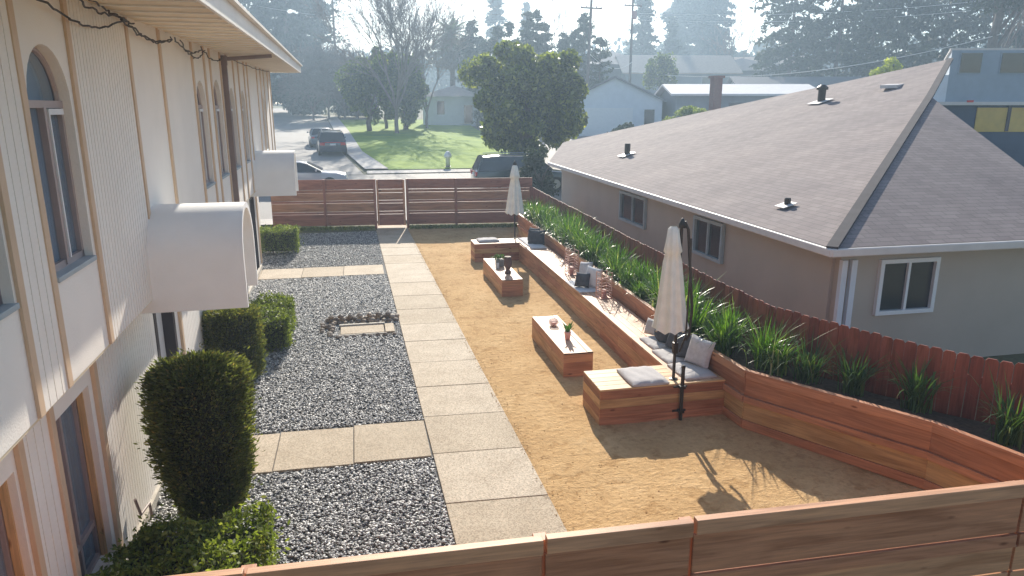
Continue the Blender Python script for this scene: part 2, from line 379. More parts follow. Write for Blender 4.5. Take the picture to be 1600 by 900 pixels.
def strip(name,left,right,off,mat,thick=0,sub=3):
    # ribbon between two polylines of (x,y), draped on the terrain
    def dens(p):
        out=[]
        for a,b in zip(p[:-1],p[1:]):
            m=max(1,sub)
            for k in range(m): t=k/m; out.append((a[0]+(b[0]-a[0])*t,a[1]+(b[1]-a[1])*t))
        out.append(p[-1]); return np.array(out)
    l,r=dens(left),dens(right); K=5
    V=[]
    for k in range(K+1):
        t=k/K; p=l*(1-t)+r*t; V.append(np.c_[p,hgt(p[:,0],p[:,1])+off])
    V=np.stack(V,1).reshape(-1,3); n=len(l)
    i=(np.arange(n-1)[:,None]*(K+1)+np.arange(K)[None]).ravel()
    F=np.stack([i,i+K+1,i+K+2,i+1],1)
    return tag(npmesh(name,V,F,mat),kind='structure')
g=sheet('ground',-260,340,-40,620,0,'ground',step=12)
# sandy dirt yard, gently rutted
def dirtyard():
    xs=np.linspace(1.7,7.9,90); ys=np.linspace(3.3,26.1,300); X,Y=np.meshgrid(xs,ys)
    Z=.026+.006*np.sin(X*3.1+Y*.7)+.005*np.sin(Y*2.3-X*1.7)+NR.normal(size=X.shape)*.0022; Z=Z-.04*np.clip((1.95-.0115*(Y-4)-X)/.05,0,1)
    V=np.stack([X,Y,Z],-1).reshape(-1,3); i=(np.arange(len(ys)-1)[:,None]*len(xs)+np.arange(len(xs)-1)[None]).ravel()
    return tag(npmesh('dirt_yard',V,np.stack([i,i+1,i+1+len(xs),i+len(xs)],1),'dirt',smooth=True),kind='structure')
dirtyard()
n=2600; P=np.c_[NR.uniform(1.95,4.3,n),NR.uniform(3.8,25.5,n),np.full(n,.032)]
e=900; P[:e,0]=1.93-.0115*(P[:e,1]-4)+np.abs(NR.normal(size=e))*.10-.03; P[:e,2]=.042
base=np.array([[1,0,0],[0,1,0],[-1,0,0],[0,-1,0],[0,0,.8],[0,0,-.6]],float); V=base[None]*(.004+.009*NR.random((n,1,3))**2)+P[:,None]
T=np.array([[0,1,4],[1,2,4],[2,3,4],[3,0,4],[1,0,5],[2,1,5],[3,2,5],[0,3,5]])
tag(npmesh('pebbles',V.reshape(-1,3),(T[None]+(np.arange(n)*6)[:,None,None]).reshape(-1,3),'dirt'),kind='stuff')
# concrete path of slabs
def slab(mb,p,z0,z1,g=.008):
    c=np.mean(np.array(p),0); q=[]
    for a in p:
        v=np.array(a)-c; L=np.linalg.norm(v); q.append(c+v*(1-g/L))
    P=[(a[0],a[1],z0) for a in q]+[(a[0],a[1],z1) for a in q]
    mb.poly(P,[(4,5,6,7),(0,1,5,4),(1,2,6,5),(2,3,7,6),(3,0,4,7)])
def pxl(y): return .80-.0105*(y-4)
def pxr(y): return 1.97-.0115*(y-4)
mb=MB(); js=[2.4,3.4,4.6,5.8,6.97,8.17,9.31,10.44,11.57,12.75,13.86,14.99,16.17,17.47,18.66,19.83,21.0,22.2,23.4,24.6,25.75]
for a,b in zip(js[:-1],js[1:]):
    s=.11; dz=R.uniform(0,.006)
    sl=-.07
    slab(mb,[(pxl(a),a+.06),(pxr(a),a),(pxr(b),b),(pxl(b),b+.06)],0,.035+dz)
slab(mb,[(.62,25.83),(1.72,25.76),(1.72,27.4),(.62,27.4)],0,.04)
tag(mb.build('path','slab',bevel=.006),kind='structure')
mb=MB()
for (y0,y1,xs) in ((8.17,9.29,(-2.5,-1.18,-.22,.74)),(18.62,19.84,(-2.9,-2.62,-1.55,-.48,.58))):
    for a,b in zip(xs[:-1],xs[1:]): slab(mb,[(a,y0+.02),(b,y0),(b,y1-.04),(a,y1)],0,.036+R.uniform(0,.006))
tag(mb.build('cross_path','slab',bevel=.006),kind='structure')
# gravel beds
tag(MB().box((-1.0,13.5,.004),(4.0,24.5,.012)).build('gravel_bed','gravel_bed'),kind='structure')
def gravel():
    pts=[]
    def add(x0,x1,y0,y1,n): pts.append(np.c_[NR.uniform(x0,x1,n),NR.uniform(y0,y1,n)])
    add(-2.7,.8,3.2,8.15,30000); add(-2.8,.76,9.31,18.6,50000); add(-2.9,.6,19.86,25.6,12000)
    P=np.concatenate(pts); k=(P[:,0]<pxl(P[:,1])-.01)
    k&=~((P[:,0]>-.52)&(P[:,0]<.62)&(P[:,1]>13.38)&(P[:,1]<14.1))
    P=P[k]; n=len(P)
    base=np.array([[1,0,0],[0,1,0],[-1,0,0],[0,-1,0],[.2,.2,.75],[-.1,-.1,-.6]],float)
    S=(.012+.014*NR.random((n,1,3))*np.array([1.5,1.1,.8]))
    V=base[None]*S*(1+.5*(NR.random((n,6,3))-.5))
    # random rotation
    a=NR.random(n)*6.28; t=(NR.random(n)-.5)*1.2
    ca,sa,ct,st=np.cos(a),np.sin(a),np.cos(t),np.sin(t)
    x,y,z=V[...,0],V[...,1],V[...,2]
    y2=y*ct[:,None]-z*st[:,None]; z2=y*st[:,None]+z*ct[:,None]
    x3=x*ca[:,None]-y2*sa[:,None]; y3=x*sa[:,None]+y2*ca[:,None]
    V=np.stack([x3,y3,z2],-1); V[...,0]+=P[:,0:1]; V[...,1]+=P[:,1:2]; V[...,2]+=.018+.014*NR.random((n,1))
    T=np.array([[0,1,4],[1,2,4],[2,3,4],[3,0,4],[1,0,5],[2,1,5],[3,2,5],[0,3,5]])
    F=(T[None]+(np.arange(n)*6)[:,None,None]).reshape(-1,3)
    tag(npmesh('gravel',V.reshape(-1,3),F,'gravel'),kind='stuff')
gravel()
# drain lid and cobbles
t=thing('utility_cover','sandy concrete utility cover framed in gravel beside path','utility cover',(.05,13.73,0))
MB().box((-.1,0,.025),(.84,.5,.05)).build('lid','slab',t,bevel=.01)
MB().box((.43,0,.03),(.18,.56,.06)).build('side_block','slab',t,bevel=.01)
f=MB(); f.box((-.1,.31,.04),(.9,.08,.07)); f.box((-.1,-.30,.02),(.9,.05,.06)); f.build('frame','concrete',t,bevel=.008)
def cob(seed):
    r=random.Random(seed); mb=MB(); prof=[]; n=12; m=8
    ax=(1,r.uniform(.7,.95),r.uniform(.55,.75)); ph=[r.uniform(0,6) for _ in range(4)]
    vs=[]
    for i in range(m+1):
        th=math.pi*i/m
        for k in range(n):
            a=2*math.pi*k/n; q=1+.08*math.sin(2*a+ph[0])+.06*math.sin(3*th+a+ph[1])
            vs.append((ax[0]*math.sin(th)*math.cos(a)*q,ax[1]*math.sin(th)*math.sin(a)*q,-ax[2]*math.cos(th)*q))
    fs=[(i*n+k,i*n+(k+1)%n,(i+1)*n+(k+1)%n,(i+1)*n+k) for i in range(m) for k in range(n)]
    mb.poly(vs,fs,[[(0,0)]*4]*len(fs)); return mb
protos=[cob(i).build('cobblestone','cobble',smooth=True) for i in range(4)]
CL='rounded tan and grey cobblestone in the ring around the utility cover'
spots=[]
for i in range(12): spots.append((-.70+i*.125+R.uniform(-.02,.02),14.42+R.uniform(-.04,.04),R.uniform(.065,.09),0))
for i in range(11): spots.append((-.62+i*.125+R.uniform(-.02,.02),14.22+R.uniform(-.03,.03),R.uniform(.055,.08),.0))
for i in range(7): spots.append((-.66+i*.19,14.33,R.uniform(.055,.075),.10))
for i in range(6): spots.append((-.66+R.uniform(-.05,.05),14.1-i*.135,R.uniform(.05,.075),0))
for i in range(4): spots.append((-.80+R.uniform(-.03,.03),14.2-i*.16,R.uniform(.045,.07),0))
for i in range(8): spots.append((-.5+i*.15+R.uniform(-.03,.03),13.33+R.uniform(-.03,.03),R.uniform(.035,.055),0))
for i,(x,y,s,dz) in enumerate(spots):
    o=protos[i] if i<4 else protos[i%4].copy()
    if i>=4: COL.objects.link(o)
    o.location=(x,y,s*.62+.02+dz); o.scale=(s,s,s); o.rotation_euler=(R.uniform(-.2,.2),R.uniform(-.2,.2),R.uniform(0,6.28))
    tag(o,CL,'cobblestone','cobblestones around the utility cover')
# ------------------------------------------------------------------ apartment building (left), local frame u outward, v along
B=thing('apartment_building','cream two storey apartment building with tan battens and arched windows','building',(-1.85,0,0),.025)
WT=.22; ZB=2.45; ZT=5.75
wins=[(3.66,4.46),(5.11,5.88),(10.95,11.68),(12.42,13.28),(14.25,14.95),(15.95,16.65),(20.6,21.2)]
SILL=3.18; SPR=4.3
def eavez(v): return 5.11+.0165*(v-7.8)
wall=MB(); V0,V1=-3.0,23.6
def wallbox(v0,v1,z0,z1,u0=-WT,u1=0): wall.box(((u0+u1)/2,(v0+v1)/2,(z0+z1)/2),(u1-u0,v1-v0,z1-z0))
cur=V0
for a,b in wins:
    wallbox(cur,a,ZB,ZT); wallbox(a,b,ZB,SILL); cur=b
    # arch top
    n=14; c=(a+b)/2; r=(b-a)/2
    arc=[(c-r*math.cos(math.pi*k/n),SPR+r*1.0*math.sin(math.pi*k/n)) for k in range(n+1)]
    for k in range(n):
        (y0,z0),(y1,z1)=arc[k],arc[k+1]
        P=[(0,y0,z0),(0,y1,z1),(0,y1,ZT),(0,y0,ZT),(-WT,y0,z0),(-WT,y1,z1),(-WT,y1,ZT),(-WT,y0,ZT)]
        wall.poly(P,[(0,1,2,3),(0,4,5,1),(7,6,5,4)])
wallbox(cur,V1,ZB,ZT)
# end wall and back (depth)
wall.box((-5.1,V1-.1,(ZB+ZT)/2),(9.7,.2,ZT-ZB)); wall.box((-5.1,V0+.1,(ZB+ZT)/2),(9.7,.2,ZT-ZB)); wall.box((-10,(V0+V1)/2,(ZT)/2),(.2,V1-V0,ZT))
wall.build('upper_wall','stucco',B)
# soffit of overhang and lower wall
MB().box((-.26,(V0+V1)/2,ZB-.011),(.51,V1-V0,.02)).build('overhang_soffit','cream_in',B)
LW=-.36
lw=MB(); lowins=[(3.3,3.62,.3,1.93),(4.12,4.9,.3,1.93),(5.62,6.42,.3,1.95)]
cur=V0
for a,b,z0,z1 in lowins:
    lw.box((LW-.1,(cur+a)/2,ZB/2-.01),(.2,a-cur,ZB-.02)); lw.box((LW-.1,(a+b)/2,z0/2),(.2,b-a,z0)); lw.box((LW-.1,(a+b)/2,(z1+ZB-.02)/2),(.2,b-a,ZB-.02-z1)); cur=b
for da,db in ((8.74,9.74),(18.9,19.85)):
    lw.box((LW-.1,(cur+da)/2,ZB/2-.01),(.2,da-cur,ZB-.02)); lw.box((LW-.1,(da+db)/2,2.24),(.2,db-da,.36)); cur=db
lw.box((LW-.1,(cur+20.6)/2,ZB/2-.01),(.2,20.6-cur,ZB-.02))
lw.box((LW-.5,20.68,ZB/2-.01),(.95,.16,ZB-.02))
lw.box((LW-.75,24.0,1.3),(.2,6.5,2.6))
lw.build('lower_wall','stucco',B)
MB().box((LW-5.5,25.4,2.7),(10,3.7,.12)).build('rear_wing_roof','fascia',B)
MB().box((LW+.02,8.7,.06),(.06,22.8,.12)).build('footing','concrete',B)
# grooved siding panels
def grooves(u,v0,v1,z0,z1,pitch,name):
    mb=MB(); n=int((v1-v0)/pitch)
    w=(v1-v0)/n
    for k in range(n): mb.box((u+.006,v0+(k+.5)*w,(z0+z1)/2),(.012,w-.012,z1-z0))
    mb.build(name,'stucco',B)
grooves(0,4.56,5.0,ZB,5.2,.11,'grooved_siding'); grooves(0,6.02,7.54,ZB,5.2,.075,'grooved_siding'); grooves(0,-1,3.3,ZB,5.2,.11,'grooved_siding')
grooves(LW,5.0,5.5,.12,2.42,.11,'grooved_siding'); grooves(LW,6.62,8.6,.12,2.42,.075,'grooved_siding'); grooves(LW,10.1,17.5,.12,2.42,.1,'grooved_siding'); grooves(LW-.65,21,27.2,.12,2.42,.15,'grooved_siding')
for v in (3.4,4.53,5.02,5.98,7.59,8.92,10.82,11.78,12.32,13.4,14.15,15.05,15.82,16.8,17.4,19.5,20.45,21.35,22.6,23.5):
    MB().box((.011,v,(ZB+5.3)/2+.03),(.022,.08,5.36-ZB)).build('batten','trim',B,bevel=.003)
for v in (3.0,4.98,5.53,6.55,10.0,12,14,16,18,20.3):
    MB().box((LW+.018,v,1.27),(.036,.085,2.3)).build('batten','trim',B,bevel=.004)
# windows
for i,(a,b) in enumerate(wins):
    c=(a+b)/2; r=(b-a)/2; w=b-a
    fr=MB(); U=-.085
    fr.box((U,c,SPR),(.06,w,.05)); fr.box((U,a+.02,(SILL+SPR)/2),(.05,.04,SPR-SILL)); fr.box((U,b-.02,(SILL+SPR)/2),(.05,.04,SPR-SILL)); fr.box((U,c,SILL+.03),(.05,w,.05))
    fr.box((U+.01,c+.02,(SILL+SPR)/2),(.05,.045,SPR-SILL-.04))
    arc=[(U,c-(r-.02)*math.cos(math.pi*k/12),SPR+(r-.02)*math.sin(math.pi*k/12)) for k in range(13)]
    fr.tube(arc,.02,6); win=fr.build('window','winframe',B)
    gl=MB(); gl.box((U-.01,c,(SILL+SPR)/2),(.008,w-.02,SPR-SILL))
    P=[(U-.01,c-(r-.01)*math.cos(math.pi*k/12),SPR+(r-.01)*math.sin(math.pi*k/12)) for k in range(13)]
    gl.poly(P,[tuple(range(13))],[[(0,0)]*13]); gl.build('pane','glass',win)
    bl=MB()
    # blind slats behind the half nearer the street, curtain folds behind the rest
    for k in range(46): bl.box((U-.07,c-w*.22,SILL+.06+k*.032),(.022,w*.5,.004)); 
    bl.box((U-.09,c,(SILL+SPR+r)/2),(.004,w,SPR+r-SILL)); bl.build('blind','curtain',win)
    s=MB(); s.box((-.06,c,SILL-.012),(.16,w+.02,.035)); s.build('sill','sill',win,bevel=.004)
    rv=MB()  # pale trim edging of the sash
    rv.bar((U+.035,c+.06,SILL+.06),(U+.035,c+.06,SPR-.04),.018,.02,(1,0,0)); rv.bar((U+.035,c+.06,SPR-.05),(U+.035,b-.05,SPR-.05),.018,.04); rv.build('sash_edge','plastic_white',win)
MB().box((-1.2,(V0+V1)/2,4),(.05,V1-V0-.5,3)).build('interior_wall','curtain',B)
for a,b,z0,z1 in lowins:
    c=(a+b)/2; fr=MB(); U=LW-.13
    for v in (a+.02,b-.02,c): fr.box((U,v,(z0+z1)/2),(.05,.04,z1-z0))
    fr.box((U,c,z0+.35),(.05,b-a,.05)); fr.box((U,c,z1-.02),(.05,b-a,.04)); fr.box((U,c,z0+.02),(.05,b-a,.04))
    win=fr.build('window','winframe',B); MB().box((U-.01,c,(z0+z1)/2),(.008,b-a-.02,z1-z0)).build('pane','glass',win)
    MB().box((U-.12,c-.1,(z0+z1)/2),(.01,(b-a)*.6,z1-z0)).build('blind','curtain',win)
    f2=MB(); f2.box((LW-.075,b-.012,(z0+z1)/2),(.05,.02,z1-z0)); f2.build('casing','gatewood',win)
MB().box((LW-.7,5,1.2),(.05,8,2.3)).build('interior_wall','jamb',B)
for da,db in ((8.74,9.74),(18.9,19.85)):
    c=(da+db)/2; d=MB().box((LW-.15,c,1.02),(.05,db-da-.2,2.04)).build('door','door',B,bevel=.005)
    j=MB(); j.box((LW-.09,da+.05,1.03),(.2,.10,2.06)); j.box((LW-.09,db-.05,1.03),(.2,.10,2.06)); j.box((LW-.09,c,2.05),(.2,db-da-.2,.05)); j.build('door_frame','jamb',d)
    MB().tube([(LW-.1,db-.2,1.0),(LW-.03,db-.2,1.0),(LW-.03,db-.3,1.0)],.012,6).build('handle','metal_dark',d)
# roof: soffit boards, fascia, roof deck
EU=.9
sf=MB(); nb=150; L0,L1=V0,24.0
# rafters/soffit boards running outward (seen as pale lines)
P=[(-.05,L0,eavez(L0)),(EU,L0,eavez(L0)),(EU,L1,eavez(L1)),(-.05,L1,eavez(L1))]
nbd=46
for k in range(nbd):
    a=L0+(L1-L0)*k/nbd; b=L0+(L1-L0)*(k+1)/nbd-.012
    q=[(-.05,a,eavez(a)),(EU-.02,a,eavez(a)),(EU-.02,b,eavez(b)),(-.05,b,eavez(b))]
    sf.poly(q+[(x,y,z+.02) for x,y,z in q],[(3,2,1,0),(4,5,6,7),(0,1,5,4),(1,2,6,5),(2,3,7,6),(3,0,4,7)])
so=sf.build('soffit','cream_in',B)
ss=MB()
for k in range(60):
    v=L0+.2+k*.45
    if v<L1-.1: ss.bar((.0,v,eavez(v)-.009),(EU-.03,v,eavez(v)-.009),.03,.016)
ss.build('soffit_strips','fascia',B)
dk=MB()
q=[(-10.2,L0,eavez(L0)+.02),(EU-.02,L0,eavez(L0)+.022),(EU-.02,L1,eavez(L1)+.022),(-10.2,L1,eavez(L1)+.02)]
dk.poly(q+[(x,y,z+.1) for x,y,z in q],[(3,2,1,0),(4,5,6,7),(0,1,5,4),(1,2,6,5),(2,3,7,6),(3,0,4,7)])
dk.build('roof','grey_roof',B)
fs=MB(); fs.bar((EU,L0,eavez(L0)+.075),(EU,L1,eavez(L1)+.075),.03,.19); fs.bar((-10,L1,eavez(L1)+.075),(EU+.015,L1,eavez(L1)+.075),.03,.19)
fo=fs.build('fascia','fascia',B,bevel=.003)
fs=MB(); fs.bar((EU+.03,L0,eavez(L0)+.19),(EU+.03,L1,eavez(L1)+.19),.09,.035); fs.build('drip_edge','fascia',B)
# downpipe with arm to gutter
dp=MB(); dp.bar((.05,13.6,.1),(.05,13.6,5.0),.085,.085,(1,0,0)); dp.bar((.05,13.6,5.0),(.05,13.6,5.16),.10,.10,(1,0,0))
dp.bar((.04,13.6,5.10),(.84,13.66,5.17),.07,.06)
dp.build('downpipe','pipe',B)
# loose cables along the wall head
cb=MB()
def cable(v0,v1,z0,z1,sag,seed,u=.05):
    r=random.Random(seed); n=24; pts=[]
    for k in range(n+1):
        t=k/n; pts.append((u+r.uniform(-.01,.03),v0+(v1-v0)*t,z0+(z1-z0)*t-sag*4*t*(1-t)+r.uniform(-.012,.012)))
    cb.tube(pts,.008,5)
cable(5.0,7.3,5.05,5.04,.16,1); cable(5.6,7.4,5.1,5.06,.05,2); cable(6.2,7.7,5.12,5.04,.02,3)
cable(7.3,9.4,5.05,5.08,.12,4); cable(7.3,9.5,5.05,5.06,.09,5); cable(9.5,11.4,5.08,5.1,.1,6); cable(9.9,11.6,5.1,5.1,.16,7); cable(11.4,13.5,5.12,5.14,.12,8); cable(13.6,23.0,5.16,5.34,.05,9)
cb.build('cable_run','wire',B)
# door lamp, pipe stub and conduit at base
c=MB(); c.tube([(LW+.06,7.0,.5),(LW+.08,7.05,.3),(LW+.1,7.3,.28),(LW+.1,7.32,.1)],.015,6); c.build('pipe_stub','pipe',B)
m_=MB().box((LW-.55,21.9,1.0),(.18,.35,.6)).build('meter_box','stucco',B,bevel=.01)
# barrel vault canopies
def canopy(v0,label):
    # built in building frame; own mesh part of building (they are fixed to it)
    w=1.02; U0,U1=.0,.885; zb=2.31; zs=2.82; th=.06; n=18; c=v0+w/2; ro=w/2; ri=ro-th
    out=[(v0,zb)]+[(c-ro*math.cos(math.pi*k/n),zs+ro*.98*math.sin(math.pi*k/n)) for k in range(n+1)]+[(v0+w,zb)]
    inn=[(v0+th,zb)]+[(c-ri*math.cos(math.pi*k/n),zs+ri*.98*math.sin(math.pi*k/n)) for k in range(n+1)]+[(v0+w-th,zb)]
    mb=MB(); m=len(out)
    P=[(U0,y,z) for y,z in out]+[(U1,y,z) for y,z in out]+[(U0,y,z) for y,z in inn]+[(U1,y,z) for y,z in inn]
    F=[]
    for k in range(m-1):
        F.append((k,k+1,m+k+1,m+k)); F.append((3*m+k,3*m+k+1,2*m+k+1,2*m+k)); F.append((m+k,m+k+1,3*m+k+1,3*m+k))
    F.append((0,m,3*m,2*m)); F.append((m-1,3*m-1,4*m-1,2*m-1))
    # extend legs back to the lower wall under the overhang
    mb.poly(P,F,[[(0,0)]*len(f) for f in F])
    o=mb.build('barrel_canopy','white',B)
    for p in o.data.polygons: p.use_smooth=len(p.vertices)==4
    e=o.modifiers.new('es','EDGE_SPLIT'); e.split_angle=rad(35)
    [MB().box((LW/2,q,2.37),(-LW,th,.12)).build('canopy_bracket','white',B) for q in (v0+th/2,v0+w-th/2)]
canopy(7.35,''); canopy(17.25,'')
# ------------------------------------------------------------------ near fence (horizontal boards, capped)
t=thing('wooden_fence','tan horizontal board fence with flat cap crossing the foreground','fence',(0,0,0))
def yn(x): return 3.63-.027*(x-.5)
def hb(mb,x0,x1,z0,z1,th,dy=0): mb.bar((x0,yn(x0)+dy,(z0+z1)/2),(x1,yn(x1)+dy,(z0+z1)/2),th,z1-z0)
segs=[(-2.2,-.72,0),(-.715,.975,-.006),(.985,1.925,.0),(1.935,4.35,.012),(4.36,7.9,.012)]
for i,(a,b,dz) in enumerate(segs):
    mb=MB(); hb(mb,a+.006,b-.006,1.70+dz,1.80+dz,.06,-.006); mb.build('cap_board','fencecap',t,bevel=.004); mb=MB()
    for z0,z1 in ((1.405,1.684),(1.10,1.295),(.80,1.095),(.50,.795),(.2,.495)): hb(mb,a+.006,b-.006,z0+dz,z1-.006+dz,.024,.012)
    hb(mb,a+.006,b-.006,1.30+dz,1.398+dz,.04,.004)
    mb.build('board_panel','fencewood',t,bevel=.004)
for x in (-.717,.98,1.93,4.355): MB().box((x,yn(x)+.085,.87),(.085,.085,1.75)).build('post','fencewood',t,bevel=.004)
# ------------------------------------------------------------------ far fence
def yf(x): return 26.7-(x+3)*.1
t=thing('wooden_fence','brown slatted board fence at the far end of the yard','fence',(0,0,0))
def farpanel(x0,x1):
    mb=MB()
    for k,(z0,z1) in enumerate(((1.444,1.80),(1.042,1.322),(.642,.948),(.14,.548))):
        mb.bar((x0,yf(x0),(z0+z1)/2),(x1,yf(x1),(z0+z1)/2),.03,z1-z0)
    for z0,z1 in ((1.33,1.43),(.955,1.035),(.555,.635)):
        mb.bar((x0,yf(x0)-.012,(z0+z1)/2),(x1,yf(x1)-.012,(z0+z1)/2),.03,z1-z0)
    mb.build('board_panel','farfence',t,bevel=.003)
for a,b in ((-3.05,-1.2),(-1.16,.56),(1.80,3.5),(3.54,6.35)): farpanel(a,b)
for x in (-1.18,.60,1.76,3.52): MB().box((x,yf(x)-.05,.9),(.09,.09,1.82)).build('post','farfence',t,bevel=.004)
t=thing('garden_gate','wooden slatted gate at the end of the slab path','gate',(0,0,0))
mb=MB()
for z0,z1 in ((1.45,1.79),(1.32,1.438),(1.05,1.308),(.94,1.038),(.65,.928),(.54,.638),(.12,.528)): mb.bar((.72,yf(.72)-.02,(z0+z1)/2),(1.64,yf(1.64)-.02,(z0+z1)/2),.03,z1-z0)
mb.build('board_panel','farfence',t,bevel=.003)
for x in (.70,1.64): MB().box((x,yf(x)-.04,.95),(.07,.07,1.66)).build('stile','fencewood',t,bevel=.003)
MB().box((.79,yf(.8)-.09,1.4),(.05,.05,.04)).build('latch','metal_dark',t)
# ------------------------------------------------------------------ planter, bench
t=thing('raised_planter','long redwood raised planter box running behind the bench and bending at its near end','planter')
PL=[(5.25,23.2),(4.93,9.25),(5.0,8.12),(6.2,6.2),(6.62,4.8),(6.75,3.72)]
for part,mt,(z0,z1,th) in (('base_rail','redwood',(.03,.15,.06)),('lower_boards','golden',(.155,.405,.035)),('middle_rail','redwood',(.41,.50,.10)),('upper_boards','darkred',(.505,.74,.035))):
    mb=MB()
    for (a,b) in zip(PL[:-1],PL[1:]):
        L=math.dist(a,b); n=max(1,round(L/2.6))
        for k in range(n):
            p=[a[0]+(b[0]-a[0])*k/n,a[1]+(b[1]-a[1])*k/n]; q=[a[0]+(b[0]-a[0])*(k+1)/n,a[1]+(b[1]-a[1])*(k+1)/n]
            e=.004/(L/n); q=[q[0]-(q[0]-p[0])*e,q[1]-(q[1]-p[1])*e]
            mb.bar((*p,(z0+z1)/2),(*q,(z0+z1)/2),th,z1-z0)
    mb.build(part,mt,t,bevel=.004)
mb=MB()
for (a,b) in zip(PL[:-1],PL[1:]):
    L=math.dist(a,b); n=max(1,round(L/3.2))
    for k in range(n):
        p=[a[0]+(b[0]-a[0])*k/n,a[1]+(b[1]-a[1])*k/n]; q=[a[0]+(b[0]-a[0])*(k+1)/n,a[1]+(b[1]-a[1])*(k+1)/n]
        mb.bar((*p,.803),(*[q[i]-(q[i]-p[i])*.002 for i in (0,1)],.803),.075,.12)
mb.build('top_rail','redwood',t,bevel=.005)
RF=[(6.32,27.0),(6.1,21.4),(6.02,18.5),(5.85,14.3),(5.78,10.4),(5.80,8.85),(6.11,8.01),(6.45,7.26),(6.69,6.79),(7.15,6.16),(7.6,5.3),(7.85,3.7)]
def interp(path,y):
    for a,b in zip(path[:-1],path[1:]):
        if b[1]<=y<=a[1]: s=(a[1]-y)/(a[1]-b[1]); return a[0]+(b[0]-a[0])*s
    return path[-1][0]
ys=np.linspace(23.1,3.75,60); V=[];
for y in ys: V+=[(interp(PL,y)+.02,y,.72+R.uniform(-.02,.02)),((interp(PL,y)+interp(RF,y))/2,y,.74+R.uniform(-.02,.03)),(interp(RF,y)-.02,y,.72+R.uniform(-.02,.02))]
F=[]
for i in range(59): F+=[(3*i,3*i+3,3*i+4,3*i+1),(3*i+1,3*i+4,3*i+5,3*i+2)]
mb=MB(); mb.poly(V,F,[[(0,0)]*4]*len(F)); mb.build('soil','soil',t)
MB().bar((5.26,23.2,.45),(6.2,23.2,.45),.05,.82).build('end_board','redwood',t)
# long bench
FL=[(4.50,20.05),(4.40,12.5),(4.33,8.62)]
t=thing('long_bench','long redwood bench running along the planter','bench')
mb=MB(); H_=.55
rows=[(.015,.20),(.205,.375),(.38,.525)]
ends=[20.0,17.6,15.1,12.6,10.9,9.35]
def fx(y): return interp(FL,y)
for ri,(z0,z1) in enumerate(rows):
    e=[20.0+0]+[v+(.4 if ri%2 else -.3) for v in ends[1:-1]]+[9.35]
    for a,b in zip(e[:-1],e[1:]): mb.bar((fx(a)+.0,a,(z0+z1)/2),(fx(b),b+.004,(z0+z1)/2),.03,z1-z0)
mb.build('front_boards','redwood',t,bevel=.003)
mb=MB()
for j in range(4):
    e=[20.0]+[v+R.uniform(-.6,.6) for v in ends[1:-1]]+[8.62]
    for a,b in zip(e[:-1],e[1:]):
        wa=(interp(PL,a)-fx(a)-.03)/4; wb=(interp(PL,b)-fx(b)-.03)/4
        xa=fx(a)-.02+wa*(j+.5); xb=fx(b)-.02+wb*(j+.5)
        mb.bar((xa,a,.54),(xb,b+.003,.54),wa-.006,.03)
mb.build('seat','benchtop',t,bevel=.003)
MB().box((4.7,14.2,.27),(.5,11,.5)).build('inner_frame','redwood',t)
def boxseat(name,label,x0,x1,y0,y1,tmat='gatewood'):
    t=thing(name,label,'bench',((x0+x1)/2,(y0+y1)/2,0)); w=x1-x0; d=y1-y0
    for z0,z1,mt in ((.01,.135,'redwood'),(.138,.27,'darkred'),(.273,.40,'golden'),(.403,.528,'darkred')):
        mb=MB()
        for s in (-1,1): mb.bar((-w/2,s*(d/2-.012),(z0+z1)/2),(w/2,s*(d/2-.012),(z0+z1)/2),.024,z1-z0)
        for s in (-1,1): mb.bar((s*(w/2-.012),-d/2+.024,(z0+z1)/2),(s*(w/2-.012),d/2-.024,(z0+z1)/2),.024,z1-z0)
        mb.build('side_boards',mt,t,bevel=.003)
    mb=MB()
    for k in range(5): mb.bar((-w/2,-d/2+d/5*(k+.5),.54),(w/2,-d/2+d/5*(k+.5),.54),d/5-.005,.024)
    mb.build('seat',tmat,t,bevel=.003); return t
boxseat('box_bench','short striped redwood box bench at the near end with the black stand bolted to it',3.09,4.96,8.58,9.33)
boxseat('box_bench','short redwood box bench at the far end by the far umbrella',3.16,4.55,19.6,20.3,'benchtop')
def ctable(label,x0,x1,y0,y1,h):
    t=thing('coffee_table',label,'table',((x0+x1)/2,(y0+y1)/2,0)); w=x1-x0; d=y1-y0; mb=MB()
    for z0,z1 in ((.012,h*.62),(h*.625,h-.002)):
        for s in (-1,1):
            mb.bar((-w/2,s*(d/2-.012),(z0+z1)/2),(w/2,s*(d/2-.012),(z0+z1)/2),.024,z1-z0)
            mb.bar((s*(w/2-.012),-d/2+.024,(z0+z1)/2),(s*(w/2-.012),d/2-.024,(z0+z1)/2),.024,z1-z0)
    mb.build('side_boards','redwood',t,bevel=.003)
    mb=MB()
    for s in (-1,1): mb.bar((s*(w/2-.05),-d/2,h-.012),(s*(w/2-.05),d/2,h-.012),.094,.03)
    for k in range(5): mb.bar((0,-d/2+d*k/5+.003,h-.014),(0,-d/2+d*(k+1)/5-.003,h-.014),w-.2,.026) if False else None
    mb.bar((0,-d/2,h-.014),(0,d/2,h-.014),w-.206,.026)
    mb.build('tabletop','benchtop',t,bevel=.003); return t
ctable('low redwood block coffee table nearer to the camera with a potted plant on it',3.12,3.62,10.45,12.6,.43)
ctable('low redwood block coffee table farther away holding a dark vase',3.15,3.65,15.65,18.15,.43)
# ------------------------------------------------------------------ red picket fence
t=thing('picket_fence','red stained closeboard fence curving behind the planter','fence')
pts=[]
for a,b in zip(RF[:-1],RF[1:]):
    n=max(1,int(math.dist(a,b)/.05))
    for k in range(n): pts.append((a[0]+(b[0]-a[0])*k/n,a[1]+(b[1]-a[1])*k/n))
pts.append(RF[-1])
